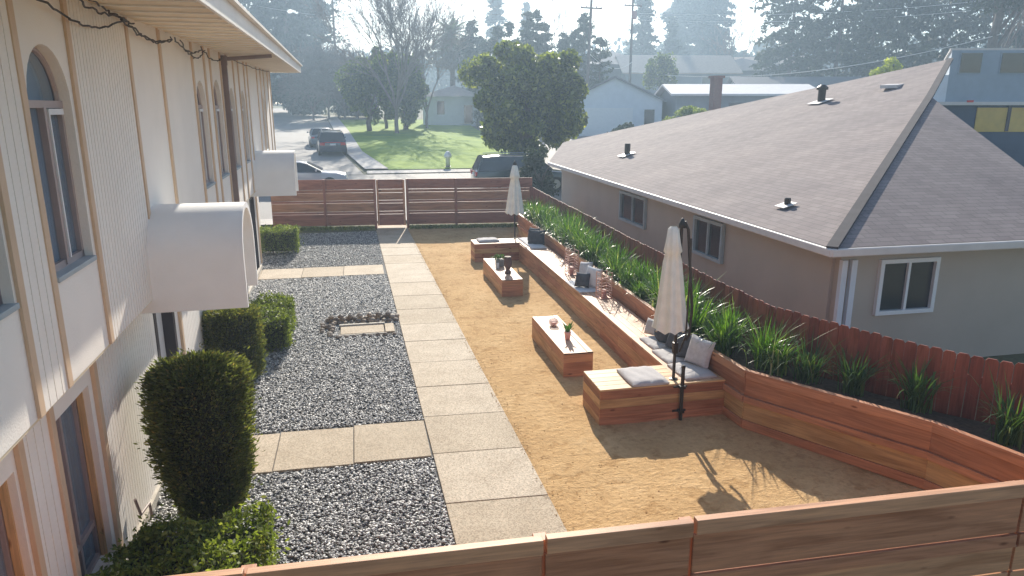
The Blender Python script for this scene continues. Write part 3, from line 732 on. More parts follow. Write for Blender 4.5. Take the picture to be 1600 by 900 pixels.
# smooth
pa=np.array(pts)
for _ in range(12): pa[1:-1]=(pa[:-2]+pa[1:-1]*2+pa[2:])/4
mb=MB(); cur=0; acc=[0]+list(np.cumsum(np.linalg.norm(np.diff(pa,axis=0),axis=1))); tot=acc[-1]; s=0
def at(s): return np.array([np.interp(s,acc,pa[:,0]),np.interp(s,acc,pa[:,1])])
while s<tot-.15:
    a=at(s+.004); b=at(s+.138); zt=1.5+R.uniform(-.012,.012); th=.018
    d=(b-a)/np.linalg.norm(b-a); nrm=np.array([-d[1],d[0]])*th/2+np.array([-d[1],d[0]])*R.uniform(-.003,.003)
    q=[(0,.0),(1,.0),(1,zt-.03),(.82,zt),(.18,zt),(0,zt-.03)]
    P=[]
    for sg in (-1,1):
        for u,z in q: p=a+(b-a)*u+nrm*sg; P.append((p[0],p[1],z))
    ou=R.uniform(0,50); ov=R.uniform(0,50)
    UV=lambda f:[(ou+P[k][2],ov+(k%6 in (1,2,3))*.13) for k in f]
    F=[(0,1,2,3,4,5),(11,10,9,8,7,6)]+[(k,6+k,6+(k+1)%6,(k+1)%6) for k in range(6)]
    mb.poly(P,F,[UV(f) for f in F]); s+=.142
mb.build('pickets','redfence',t)
mb=MB()
for z in (.35,1.2):
    for a,b in zip(pa[:-1:6],pa[6::6]): mb.bar((a[0]+.04,a[1],z),(b[0]+.04,b[1],z),.04,.08)
mb.build('rail','redfence',t)
# ------------------------------------------------------------------ strap-leaf plants
def strapmesh(name,nb,h,spread,mat,seed,wid=.016):
    rg=np.random.default_rng(seed); S=6
    a=rg.random(nb)*6.283; L=h*(.65+.5*rg.random(nb)); out=spread*(.15+.95*rg.random(nb)**1.0); 
    droop=rg.random(nb)**1.6*.75
    base=np.c_[rg.normal(size=nb)*.06,rg.normal(size=nb)*.06]
    V=[];F=[]
    tt=np.linspace(0,1,S+1)
    V=np.empty((nb,S+1,2,3))
    for k,u in enumerate(tt):
        r=out*(u**1.6)*L/h*1.1; z=L*(u-droop*u**3*.95)
        x=base[:,0]+np.cos(a)*r; y=base[:,1]+np.sin(a)*r
        w=wid*(1-u**2.5)*(.6+.6*rg.random()) +.0012
        px=-np.sin(a)*w*.5; py=np.cos(a)*w*.5
        V[:,k,0]=np.c_[x+px,y+py,z]; V[:,k,1]=np.c_[x-px,y-py,z]
    i=np.arange(nb)[:,None]*(S+1)*2+np.arange(S)[None]*2; i=i.ravel()
    F=np.stack([i,i+2,i+3,i+1],1)
    return npmesh(name,V.reshape(-1,3),F,mat)
G1='strap leaved plants in the raised planter'
GL='bright green strap leaved plant in the dense row behind the long bench'
pr=[strapmesh('strap_leaf_plant',150,.70,.50,'strap',11+i,.027) for i in range(4)]
k=0
for row,(fr) in enumerate((.22,.62)):
    y=9.1+row*.3
    while y<22.6:
        x=interp(PL,y); x2=interp(RF,y); xx=x+(x2-x)*fr+R.uniform(-.06,.06)
        o=pr[k] if k<4 else pr[k%4].copy()
        if k>=4: COL.objects.link(o)
        o.location=(xx,y,.72); o.rotation_euler=(0,0,R.uniform(0,6.28)); s=R.uniform(.75,1.18); o.scale=(s,s,s*R.uniform(.9,1.12))
        tag(o,GL,'plant',G1); k+=1; y+=R.uniform(.66,.86)
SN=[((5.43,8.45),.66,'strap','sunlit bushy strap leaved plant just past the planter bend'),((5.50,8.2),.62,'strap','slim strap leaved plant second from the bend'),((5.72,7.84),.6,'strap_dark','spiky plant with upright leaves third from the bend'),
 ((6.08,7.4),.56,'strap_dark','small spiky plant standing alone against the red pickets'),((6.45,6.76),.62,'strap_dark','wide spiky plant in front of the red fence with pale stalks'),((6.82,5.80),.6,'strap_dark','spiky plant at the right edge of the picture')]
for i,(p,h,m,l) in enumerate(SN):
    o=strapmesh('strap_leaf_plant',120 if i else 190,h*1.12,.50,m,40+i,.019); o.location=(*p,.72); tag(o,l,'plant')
# ------------------------------------------------------------------ umbrellas
def pleat(prof,n=72,folds=9,seed=0,amp=.16):
    r=random.Random(seed); ph=[r.uniform(0,6) for _ in range(6)]; mb=MB(); vs=[]
    for i,(rr,z) in enumerate(prof):
        t=i/(len(prof)-1)
        for k in range(n):
            a=2*math.pi*k/n; q=1+amp*(.3+.7*t)*math.sin(folds*a+ph[0]+.6*math.sin(2*a+t*1.5))+.07*math.sin(2*a+ph[1]+t)
            zz=z+(.03*math.sin(folds*a+ph[0]) if i==len(prof)-1 else 0)
            vs.append((rr*q*math.cos(a),rr*q*math.sin(a),zz))
    fs=[(i*n+k,i*n+(k+1)%n,(i+1)*n+(k+1)%n,(i+1)*n+k) for i in range(len(prof)-1) for k in range(n)]
    mb.poly(vs,fs,[[(0,0)]*4]*len(fs)); return mb
t=thing('patio_umbrella','closed cream cantilever umbrella nearer to the camera beside the box bench','umbrella',(4.24,8.76,0))
prof=[(.04,2.74),(.075,2.70),(.10,2.52),(.125,2.40),(.10,2.37),(.125,2.25),(.155,1.95),(.185,1.65),(.215,1.42),(.235,1.30)]
MB2=pleat(prof,seed=1,amp=.17); o=MB2.build('canopy','canvas',t,smooth=True,loc=(-.04,.03,0)); o.rotation_euler=(0,rad(-1.5),0)
MB().tube([(0,0,.53),(0,0,1.6),(-.0,.02,2.76)],.022,10).build('pole','metal_dark',t)
MB().tube([(-.01,-.0,2.78),(.03,-.02,2.80),(.07,-.04,2.70),(.11,-.05,2.3),(.16,-.05,1.9),(.20,-.04,1.55),(.19,-.02,1.2),(.15,0,1.12)],.02,8).build('arm','metal_dark',t)
MB().tube([(.06,-.16,2.6),(.055,-.2,2.0),(.05,-.2,1.25),(.02,-.1,1.0)],.014,8).build('strut','metal_dark',t)
MB().lathe((-.0,.0,2.72),[(.05,0),(.05,.05),(.03,.09),(.012,.13)],10).build('finial','metal_dark',t,smooth=True)
MB().box((0,0,1.02),(.07,.07,.16)).build('crank_housing','metal_dark',t,bevel=.01)
MB().lathe((0,0,.553),[(.06,0),(.06,.01),(.03,.02)],14).build('base_flange','metal_dark',t)
t=thing('umbrella_bracket','black steel post with brackets bolted to the near box bench front','bracket',(4.27,8.53,0))
MB().tube([(0,0,.0),(0,0,.80)],.026,12).build('post','metal_dark',t)
for z in (.16,.52):
    b=MB(); b.box((-.02,.02,z),(.2,.016,.03)); b.box((0,.0,z),(.075,.075,.045)); b.build('clamp','metal_dark',t,bevel=.003)
MB().lathe((0,0,.8),[(.03,0),(.03,.03),(.015,.04)],10).build('cap','metal_dark',t)
t=thing('patio_umbrella','closed cream umbrella at the far end of the bench','umbrella',(4.46,20.2,0))
prof=[(.04,2.72),(.08,2.66),(.13,2.45),(.15,2.34),(.11,2.31),(.15,2.1),(.19,1.8),(.225,1.5),(.25,1.3)]
pleat(prof,seed=2,amp=.13).build('canopy','canvas',t,smooth=True)
MB().tube([(0,0,.53),(0,0,2.74)],.022,10).build('pole','metal_dark',t)
MB().lathe((0,0,2.70),[(.06,0),(.06,.05),(.03,.08),(.01,.12)],10).build('finial','metal_dark',t,smooth=True)
MB().lathe((0,0,.553),[(.06,0),(.06,.01),(.03,.02)],14).build('base_flange','metal_dark',t)
# ------------------------------------------------------------------ cushions and pillows
def cushion(label,c,w,d,h,mat,rz=0,cat='cushion'):
    nx,ny=14,14; vs=[]; fs=[]
    def top(u,v): 
        e=min(1,(1-abs(u)**6))*min(1,(1-abs(v)**6)); return h*(.45+.55*e**.5)
    for sgn in (1,-1):
        for j in range(ny+1):
            for i in range(nx+1):
                u=-1+2*i/nx; v=-1+2*j/ny
                q=.985+.015*math.cos(3*u*v)
                z=top(u,v) if sgn==1 else h*.1*(abs(u)**4+abs(v)**4)*.3
                z+= (.004*math.sin(u*9+v*4) if sgn==1 else 0)
                vs.append((u*w/2*q,v*d/2*q,z))
    n=(nx+1)*(ny+1)
    for j in range(ny):
        for i in range(nx):
            a=j*(nx+1)+i; fs.append((a,a+1,a+nx+2,a+nx+1)); fs.append((n+a,n+a+nx+1,n+a+nx+2,n+a+1))
    edge=[j*(nx+1) for j in range(ny+1)]; 
    for i in range(nx): fs.append((i,n+i,n+i+1,i+1)); a=ny*(nx+1)+i; fs.append((a,a+1,n+a+1,n+a))
    for j in range(ny): a=j*(nx+1); fs.append((a,a+nx+1,n+a+nx+1,n+a)); b=a+nx; fs.append((b,n+b,n+b+nx+1,b+nx+1))
    mb=MB(); mb.poly(vs,fs,[[(0,0)]*4]*len(fs)); o=mb.build('seat_cushion',mat,smooth=True,loc=c); o.rotation_euler=(0,0,rz)
    e=o.modifiers.new('es','EDGE_SPLIT'); e.split_angle=rad(60)
    return tag(o,label,cat)
Z=.557
cushion('square grey cushion on top of the near box bench',(3.83,8.9,Z),.56,.66,.065,'cushion',.0)
cushion('flat grey cushion on the far box bench',(3.62,20.0,Z),.62,.5,.07,'cushion')
cushion('grey seat cushion nearest the camera on the long bench',(4.62,8.97,Z),.5,.62,.055,'cushion',.02)
cushion('grey seat cushion in the middle of the three near ones',(4.64,9.62,Z),.48,.6,.055,'cushion',.03)
cushion('grey seat cushion farthest of the three near ones',(4.70,10.26,Z),.5,.6,.055,'cushion',.02)
cushion('pale thin seat pad under the charcoal pillows at the far end',(4.77,19.35,Z),.44,1.7,.05,'mat_white',.02)
cushion('pale thin seat pad between the two wire lanterns',(4.62,14.2,Z),.46,1.05,.03,'mat_white',.02)
def pillow(label,c,w,h,t,mat,rot,rnd_=False):
    n=16; vs=[];fs=[]
    for s in (1,-1):
        for j in range(n+1):
            for i in range(n+1):
                u=-1+2*i/n; v=-1+2*j/n
                if rnd_: r=max(abs(u),abs(v)); L=math.hypot(u,v) or 1; u2,v2=u/L*r,v/L*r; uu,vv=u2,v2; e=max(0,1-(uu*uu+vv*vv))
                else:
                    uu=u*(1-.09*(1-v*v)*abs(u)); vv=v*(1-.09*(1-u*u)*abs(v)); e=max(0,(1-u**4)*(1-v**4))
                q=e**.5
                vs.append((uu*w/2, s*t/2*q*(1+.08*math.sin(5*u+3*v)), vv*h/2))
    m=(n+1)**2
    for j in range(n):
        for i in range(n):
            a=j*(n+1)+i; fs.append((a,a+n+1,a+n+2,a+1)); fs.append((m+a,m+a+1,m+a+n+2,m+a+n+1))
    mb=MB(); mb.poly(vs,fs,[[(0,0)]*4]*len(fs)); o=mb.build('throw_pillow',mat,smooth=True,loc=c)
    o.rotation_euler=rot
    return tag(o,label,'pillow')
pillow('large light grey pillow leaning on the planter at the near end',(4.80,9.1,.80),.42,.44,.17,'pillow_light',(rad(-14),rad(6),rad(-62)))
pillow('charcoal pillow just beyond the light grey one',(4.74,9.46,.77),.38,.38,.15,'pillow_dark',(rad(-18),rad(-10),rad(-50)))
pillow('dark slate pillow third from the near end',(4.76,9.80,.77),.36,.38,.14,'pillow_dark',(rad(-15),rad(8),rad(-75)))
pillow('round charcoal pillow farthest of the near group',(4.72,10.2,.76),.34,.34,.18,'pillow_dark',(rad(-16),0,rad(-60)),True)
pillow('grey patterned pillow at the far edge of the near cushions',(4.72,10.62,.72),.3,.28,.14,'cushion',(rad(-20),0,rad(-60)))
pillow('charcoal pillow lying in front between the two lanterns',(4.58,14.05,.74),.34,.32,.17,'pillow_dark',(rad(-22),rad(0),rad(-40)),False)
pillow('white pillow leaning behind the near wire lantern',(4.80,14.0,.80),.40,.44,.17,'pillow_white',(rad(-12),rad(5),rad(-55)))
pillow('pale grey pillow leaning on the planter by the far wire lantern',(4.84,14.65,.80),.38,.40,.16,'pillow_light',(rad(-15),rad(-8),rad(-65)))
pillow('wide charcoal pillow at the far end of the bench',(4.83,19.05,.78),.5,.42,.18,'pillow_dark',(rad(-15),0,rad(-25)))
pillow('dark pillow behind the wide charcoal one at the far end',(4.86,19.5,.78),.42,.4,.16,'pillow_dark',(rad(-15),0,rad(-60)))
# ------------------------------------------------------------------ wire lanterns
def lantern(label,loc,h,rz):
    t=thing('wire_lantern',label,'lantern',loc,rz,'wire cage lanterns on the bench'); w=.115
    mb=MB()
    for sx in (-1,1):
        for sy in (-1,1): mb.tube([(sx*w,sy*w,0),(sx*w,sy*w,h)],.0085,6)
    for z in (.01,h-.01): 
        for s in (-1,1): mb.tube([(-w,s*w,z),(w,s*w,z)],.006,6); mb.tube([(s*w,-w,z),(s*w,w,z)],.006,6)
    r=random.Random(int(h*1000))
    for k in range(8):
        z=.06+k*(h-.1)/8
        for s in (-1,1):
            mb.tube([(-w,s*w,z+r.uniform(-.02,.02)),(w,s*w,z+r.uniform(-.02,.02))],.006,5); mb.tube([(s*w,-w,z+r.uniform(-.02,.02)),(s*w,w,z+r.uniform(-.02,.02))],.006,5)
    mb.build('cage','copper',t)
    mb=MB(); mb.tube([(-w*.6,0,h-.01),(-w*.45,0,h+.07),(0,0,h+.1),(w*.45,0,h+.07),(w*.6,0,h-.01)],.005,6); mb.build('handle','copper',t)
    MB().lathe((0,0,.012),[(.05,0),(.05,.16),(.046,.165)],16).build('candle','candle',t,smooth=False)
    MB().box((0,0,.006),(2*w,2*w,.008)).build('tray','copper',t)
    return t
lantern('wire cage lantern nearer to the camera on the bench',(4.76,13.2,.557),.54,.15)
lantern('wire cage lantern beyond the pale pillow on the bench',(4.73,15.35,.557),.58,.1)
# ------------------------------------------------------------------ table items
t=thing('potted_succulent','small green plant in a pink pot on the nearer coffee table','potted plant',(3.39,11.15,.435))
MB().lathe((0,0,0),[(.042,0),(.058,.12),(.06,.14),(.052,.14),(.05,.125)],18).build('pot','pot_pink',t,smooth=True)
mb=MB()
for i in range(9):
    a=i*2.4; L=.14+.05*math.sin(i); n=5; sp=.10
    vs=[]
    for k in range(n+1):
        u=k/n; r=.01+sp*u**1.3; z=.12+L*u; w=.028*math.sin(math.pi*(.15+.85*u))+.001
        cx,cy=math.cos(a),math.sin(a); vs+= [(cx*r-cy*w,cy*r+cx*w,z),(cx*r,cy*r,z-.008),(cx*r+cy*w,cy*r-cx*w,z)]
    fs=[]
    for k in range(n): fs+=[(3*k,3*k+1,3*k+4,3*k+3),(3*k+1,3*k+2,3*k+5,3*k+4)]
    mb.poly(vs,fs,[[(0,0)]*4]*len(fs))
mb.build('leaves','succulent',t)
t=thing('glass_candle_holder','clear glass candle bowl on the nearer coffee table','candle holder',(3.37,11.98,.435))
MB().lathe((0,0,0),[(.06,0),(.085,.03),(.09,.09),(.082,.11),(.078,.09),(.07,.03)],22).build('bowl','clearglass',t,smooth=True)
MB().lathe((0,0,.012),[(.045,0),(.045,.05)],14).build('candle','candle',t)
t=thing('vase','dark brown footed vase on the farther coffee table','vase',(3.43,16.3,.435))
MB().lathe((0,0,0),[(.075,0),(.08,.03),(.05,.07),(.05,.10),(.085,.17),(.10,.27),(.085,.36),(.065,.39),(.08,.41),(.06,.40)],20).build('body','vase',t,smooth=True)
t=thing('planter_pot','grey box planter with small pale succulents on the farther coffee table','potted plant',(3.40,17.15,.435))
MB().box((0,0,.085),(.2,.2,.17)).build('pot','pot_grey',t,bevel=.01)
V,F=leaves(np.c_[NR.normal(size=260)*.07,NR.normal(size=260)*.07,.19+NR.random(260)*.09],.05,.5); npmesh('foliage',V,F,'strap_dark',t)
t=thing('candle','small white pillar candle beside the grey box planter','candle',(3.30,16.9,.435)); MB().lathe((0,0,0),[(.035,0),(.035,.13)],14).build('wax','post_white',t); MB().tube([(0,0,.13),(0,0,.15)],.003,5).build('wick','jamb',t)
# ------------------------------------------------------------------ hedges
def surf_leaves(name,n,f,size,mat,parent,aspect=.5,up=0.):
    P=f(n); V,F=leaves(P,size,aspect,up); return npmesh(name,V,F,mat,parent)
def boxhedge(label,x0,x1,y0,y1,h,mat,n,size,z0=0.0):
    t=thing('box_hedge',label,'hedge',((x0+x1)/2,(y0+y1)/2,0)); w,d=(x1-x0)/2,(y1-y0)/2
    def f(n):
        A=np.array([w*d*4*1.3,w*(h-z0)*4,d*(h-z0)*4]); A/=A.sum(); k=NR.choice(3,n,p=A); u,v=NR.uniform(-1,1,n),NR.uniform(-1,1,n); s=NR.choice([-1,1],n)
        P=np.zeros((n,3)); dep=1-NR.random(n)**2*.16
        P[k==0]=np.c_[u*w,v*d,np.full(n,h)*(1-NR.random(n)**2*.1)][k==0]
        P[k==1]=np.c_[u*w,s*d*dep,z0+(v+1)/2*(h-z0)][k==1]; P[k==2]=np.c_[s*w*dep,u*d,z0+(v+1)/2*(h-z0)][k==2]
        # round corners and lumps
        r=np.abs(P[:,:2])/np.array([w,d]); c=(r[:,0]**6+r[:,1]**6)**(1/6); P[:,:2]/=np.maximum(1,c)[:,None]
        P+=NR.normal(size=P.shape)*size*np.where(NR.random((len(P),1))<.08,1.5,.6); q=.035*np.sin(P[:,0]*8+P[:,1]*5)+.03*np.sin(P[:,1]*13-P[:,0]*4); P[:,2]+=q; P[:,:2]*=(1+q[:,None]*1.2)
        return P
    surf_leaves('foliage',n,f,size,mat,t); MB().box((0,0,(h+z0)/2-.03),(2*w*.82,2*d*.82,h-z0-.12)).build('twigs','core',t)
    for s in range(3): MB().tube([((s-1)*w*.4,0,0),((s-1)*w*.5,0,z0+.2)],.015,6).build('stem','bark',t)
    return t
boxhedge('clipped square hedge at the far end of the gravel by the building corner',-2.88,-1.84,21.75,22.55,.78,'hedge_lime',9000,.045,.12)
boxhedge('nearer of the pair of small clipped hedges beside the tall bush',-2.05,-1.36,12.72,13.45,.62,'hedge_leaf',7000,.04,.06)
boxhedge('farther of the pair of small clipped hedges beside the tall bush',-2.1,-1.38,13.65,14.6,.62,'hedge_leaf',7000,.04,.06)
boxhedge('low leafy hedge at the foot of the big topiary in the foreground',-2.18,-.96,4.7,6.35,.60,'hedge_lime',17000,.05,.03)
def topiary(label,c,rt,rb,h,mat,n,size,z0=.12,flat=.8):
    t=thing('topiary_bush',label,'bush',(*c,0))
    def f(n):
        z=NR.random(n); top=NR.random(n)<.22; a=NR.random(n)*6.283
        r=rb+(rt-rb)*np.sin(np.minimum(z*1.5,1)*1.57); r=r*(1-.12*np.clip((z-.85)/.15,0,1)**2)
        rr=r*(1-NR.random(n)**2*.2)
        rr=np.where(top,rt*np.sqrt(NR.random(n))*.95,rr); zz=np.where(top,h*(1-.10*(rr/rt)**3),z0+z*(h*.98-z0))
        rr=rr*(1+.06*np.sin(3*a+zz*4)+.04*np.sin(7*a-zz*6))
        P=np.c_[rr*np.cos(a),rr*np.sin(a)*1.0,zz]; return P+NR.normal(size=P.shape)*size*np.where(NR.random((len(P),1))<.06,1.15,.6)
    P=f(n); dirs=np.c_[P[:,:2]*1.2,np.full(len(P),.35)]; dirs/=np.linalg.norm(dirs,axis=1,keepdims=True)
    V,F=leaves(P,size,.32,0,.5,dirs); npmesh('foliage',V,F,mat,t)
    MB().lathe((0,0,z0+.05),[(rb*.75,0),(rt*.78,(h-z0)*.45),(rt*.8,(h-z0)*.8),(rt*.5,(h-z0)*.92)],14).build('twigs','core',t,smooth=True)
    MB().tube([(0,0,0),(.02,0,z0+.2)],.04,8).build('trunk','bark',t); return t
topiary('big dark barrel shaped topiary bush in the foreground against the building',(-1.70,7.35),.485,.27,1.76,'juniper',42000,.05,.1)
topiary('second rounded topiary bush under the near canopy',(-2.05,11.55),.42,.34,1.20,'juniper',20000,.045,.06)
# grass strip by far fence
n=9000; x=NR.uniform(-2.9,6.2,n); y=26.7-(x+3)*.1-.08-NR.random(n)**2*.42; keep=(x<.55)|(x>1.8); x,y=x[keep],y[keep]
P=np.c_[x,y,.04+NR.random(len(x))*.06]; V,F=leaves(P,.12,.15,1.5); tag(npmesh('grass_strip',V,F,'hedge_lime'),kind='stuff')
# ------------------------------------------------------------------ tan house (right)
Hs=thing('tan_house','single storey tan house with brown shingle hip roof right of the fence','house')
C0=np.array([7.05,9.41,2.2]); FE=np.array([7.59,28.0,2.2]); F2=np.array([9.57,32.8,2.75]); D=np.array([15.3,17.1,4.61]); A=np.array([19.74,21.39,5.9]); RC=np.array([12.42,9.41,2.2])
def roofpoly(mb,pts,e0,e1):
    e0,e1=np.array(e0),np.array(e1); u=(e1-e0)/np.linalg.norm(e1-e0); p=np.array(pts); nrm=np.cross(p[1]-p[0],p[2]-p[0]); nrm/=np.linalg.norm(nrm); w=np.cross(nrm,u)
    if w[2]<0: w=-w
    uv=[((q-e0)@u,(q-e0)@w) for q in p]
    mb.poly([tuple(q) for q in p],[tuple(range(len(p)))],[[(float(a),float(b)) for a,b in uv]])
mb=MB(); roofpoly(mb,[C0,A,F2,FE],C0,FE); 
roofpoly(mb,[C0,RC,D],C0,RC)
# far slopes and closing faces so the roof is a solid volume
BK=np.array([30.,36.,2.4]); B2=np.array([22.,13.,2.2])
roofpoly(mb,[F2,A,BK],F2,BK)
mb.build('roof','shingle',Hs)
mb=MB(); a=C0+np.array([.0,.0,-.03]); 
mb.bar(C0+[0,0,.0],D+[0,0,.0],.17,.06); mb.bar(D,A,.17,.06); mb.build('hip_ridge',simple('shaded_ridge_shingle',(.055,.05,.06),.9,.2,3),Hs)  # ridge cap coloured near black to stand for the hip's shaded side
mb=MB(); mb.bar((7.02,9.36,2.13),(7.56,28.0,2.13),.07,.13); mb.bar((7.02,9.38,2.13),(12.6,9.38,2.13),.07,.13); mb.build('gutter','gutter',Hs,bevel=.02)
mb=MB(); mb.poly([(7.1,9.45,2.12),(7.62,28,2.12),(12,28,2.12),(12.4,9.45,2.12)],[(0,1,2,3)]); mb.build('soffit','gutter',Hs)
w=MB(); w.box((7.898,18.88,1.0),(.2,17.7,2.24),-.029); w.box((10.0,9.99,1.0),(4.8,.2,2.24)); w.build('wall','tan_wall',Hs)
def hwin(c,w_,h_,face,name='window'):
    # face 'f' front (normal -y) or 's' side (normal -x)
    fr=MB(); g=MB(); x,y,z=c
    if face=='f':
        for s in (-1,1): fr.box((x+s*w_/2,y,z),(.07,.08,h_+.07)); fr.box((x,y,z+s*h_/2),(w_-.07,.08,.07))
        fr.box((x,y+.01,z),(.05,.06,h_-.07)); g.box((x,y+.03,z),(w_,.01,h_))
    else:
        for s in (-1,1): fr.box((x,y+s*w_/2,z),(.08,.07,h_+.07)); fr.box((x,y,z+s*h_/2),(.08,w_-.07,.07))
        fr.box((x+.01,y,z),(.06,.05,h_-.07)); g.box((x+.03,y,z),(.01,w_,h_))
    o=fr.build(name,'plastic_white' if face=='f' else 'sill',Hs); g.build('pane','dark_glass',o)
    return o
hwin((8.88,9.86,1.40),1.06,.88,'f'); 
hwin((7.60,14.4,1.45),1.3,.8,'s'); hwin((7.745,19.3,1.45),1.9,.8,'s')
mb=MB(); mb.box((7.62,9.84,.9),(.10,.08,2.0)); mb.box((7.80,9.84,.9),(.10,.08,2.0)); mb.build('corner_trim','blue_white',Hs)
def vent(x,y,z,r,h,part='vent_pipe'):
    o=MB(); o.lathe((x,y,z-.05),[(r,0),(r,h),(r*.8,h+.02)],12); 
    if r>.1: o.lathe((x,y,z+h-.06),[(r*1.5,0),(r*1.5,.08),(r*.6,.16)],12)
    ob=o.build(part,'metal_dark',Hs,smooth=False); f=MB(); f.bar((x-.03,y-r*2.6,z+.04),(x-.03,y+r*2.6,z+.04),r*5,.015,(-.29,0,.957)); f.build('flashing','gutter',ob)
vent(9.15,23.47,2.71,.10,.44); vent(14.98,21.35,4.47,.12,.46); vent(7.99,12.1,2.46,.06,.2)
MB().bar((16.1,19.7,4.93),(16.7,20.1,4.98),.5,.10).build('flat_vent','gutter',Hs)
# ------------------------------------------------------------------ blue two storey house behind roof
Bl=thing('blue_house','blue grey two storey house with white ledge and yellow panel rising behind the brown roof','house',(28.1,30.4,0),-rad(12.2))
def radial(mb,x0,x1,z0,z1,dep=8,k=1.26):
    # front wall along local x at y=0, sides follow lines of a slightly tapering plan
    cx=-10.0
    P=[(x0,0,z0),(x1,0,z0),(x1+3,dep,z0),(x0+4.4,dep,z0),(x0,0,z1),(x1,0,z1),(x1+3,dep,z1),(x0+4.4,dep,z1)]
    mb.poly(P,[(0,3,2,1),(4,5,6,7),(0,1,5,4),(1,2,6,5),(2,3,7,6),(3,0,4,7)])
mb=MB(); radial(mb,0,14,4.57,6.98); mb.build('upper_wall','blue_siding',Bl)
mb=MB(); radial(mb,-.1,14.2,6.98,7.08); mb.build('roof','gutter',Bl)
mb=MB(); radial(mb,-.72,0,4.6,5.85,6); mb.build('lower_wing','blue_white',Bl)
MB().box((6.6,-.1,4.52),(14.8,.5,.16)).build('ledge','gutter',Bl,bevel=.01)
MB().box((1,-.35,4.62),(.3,.06,.1)).build('red_marker','tail',Bl)
mb=MB(); radial(mb,-.4,14,.0,4.43); mb.build('lower_wall','shaded_navy_wall',Bl)
for x,w_ in ((.95,1.0),(3.4,2.0),(6.3,2.0)): 
    f=MB().box((x,-.02,6.4),(w_+.1,.04,1.0)).build('window','blue_siding',Bl); MB().box((x,-.05,6.4),(w_,.02,.9)).build('pane','dark_glass',f)
MB().box((3.4,-.03,3.75),(3.6,.06,1.15)).build('yellow_panel','yellow_panel',Bl)
MB().box((3.15,-.09,3.8),(.15,.06,1.2)).build('post','jamb',Bl)
# ------------------------------------------------------------------ background houses
def gable(name,label,x,y,rz,w,d,h,rh,wall_,roof_,ov=.4,wins_=(),hip=False):
    z=float(hgt(x,y))-.3; t=thing(name,label,'house',(x,y,z),rz)
    b=MB(); P=[(-w/2,-d/2,0),(w/2,-d/2,0),(w/2,d/2,0),(-w/2,d/2,0),(-w/2,-d/2,h),(w/2,-d/2,h),(w/2,d/2,h),(-w/2,d/2,h),(0,-d/2,h+rh),(0,d/2,h+rh)]
    if hip: b.poly(P[:8],[(0,1,5,4),(1,2,6,5),(2,3,7,6),(3,0,4,7)])
    else: b.poly(P,[(0,1,5,8,4),(1,2,6,5),(2,3,7,9,6),(3,0,4,7)])
    b.build('wall',wall_,t)
    k=rh/(w/2); r=MB(); W=w/2+ov; zl=h-ov*k; DD=d/2+ov; hy=DD-(W if hip else 0); hy=max(hy,.1)
    Q=[(-W,-DD,zl),(W,-DD,zl),(W,DD,zl),(-W,DD,zl),(0,-hy,h+rh+.02),(0,hy,h+rh+.02)]
    if hip: r.poly(Q,[(0,4,5,3),(1,2,5,4),(0,1,4),(2,3,5)])
    else:
        Q2=[(a,b_,c+.18) for a,b_,c in Q]; Q=Q+Q2
        r.poly(Q,[(0,4,5,3),(1,2,5,4),(6,9,11,10),(7,10,11,8),(0,6,10,4),(4,10,7,1),(3,5,11,9),(5,2,8,11),(0,3,9,6),(1,7,8,2)])
    r.build('roof',roof_,t)
    for (face,u,zc,ww,hh,m) in wins_:
        if face=='f': p=(u,-d/2-.02,zc); s=(ww,.06,hh)
        elif face=='l': p=(-w/2-.02,u,zc); s=(.06,ww,hh)
        q=MB().box(p,s).build('window' if m=='dark_glass' else 'garage_door',m,t)
    return t
gable('white_house','pale blue white house with garage door behind the round tree',25.3,68,rad(-24),8.6,9,3.3,2.0,'blue_white','grey_roof',.35,[('f',-.6,1.4,4.6,2.5,'plastic_white'),('f',3.2,1.5,.9,2,'dark_glass')])
gable('grey_house','grey house with a sunlit pale roof up the slope',50,110,rad(80),11,17,5.3,2.6,'grey_house','pale_roof',.7,[('l',-4,3.9,1.6,1.3,'dark_glass'),('l',3,3.9,1.6,1.3,'dark_glass'),('f',0,3.5,1.6,1.3,'dark_glass')])
gable('grey_house','grey gabled house right of the sunlit roof',63,112,rad(-12),16,10,5.2,2.0,'grey_house','grey_roof',.8,[('f',-4,3.2,1.8,1.4,'dark_glass'),('f',3,3.2,1.8,1.4,'dark_glass')],hip=True)
gable('flat_roof_house','low house with a pale flat roof and a brick chimney in front',35,63,rad(78),7,12.5,3.5,.8,'grey_house','white_roof',.6,[('l',0,2.2,3,1.2,'dark_glass')])
ch=thing('chimney','dark brick chimney stack in front of the pale flat roof','chimney',(29.9,57,1.2)); MB().box((0,0,2.8),(.75,.75,5.6)).build('stack','brick',ch); MB().box((0,0,5.65),(1.0,1.0,.2)).build('cap','brick',ch)
gable('dark_house','dark house with a grey roof behind the round tree',41,116,rad(20),12,12,7.0,2.4,'dark_house','grey_roof',.6,[('f',0,5.2,2,1.4,'dark_glass')],hip=True)
gable('white_house','small white house on the left beyond the lawn',12.6,93,rad(-12),7.2,7,3.9,1.2,'blue_white','pale_roof',.6,[('f',-1.4,2.4,.9,1.6,'dark_glass'),('f',2.0,1.6,1.0,2.2,'dark_glass')],hip=True)
gable('low_house','long low house with a dark roof under the big right hand trees',62,86,rad(75),8,26,2.7,1.3,'blue_white','dark_house',.6,[('l',-6,2.2,2,1,'dark_glass'),('l',4,2.2,3,1,'dark_glass')])
gable('low_house','pale roofed house at the foot of the tall redwoods',72,118,rad(60),9,14,5.2,2.0,'grey_house','pale_roof',.6)
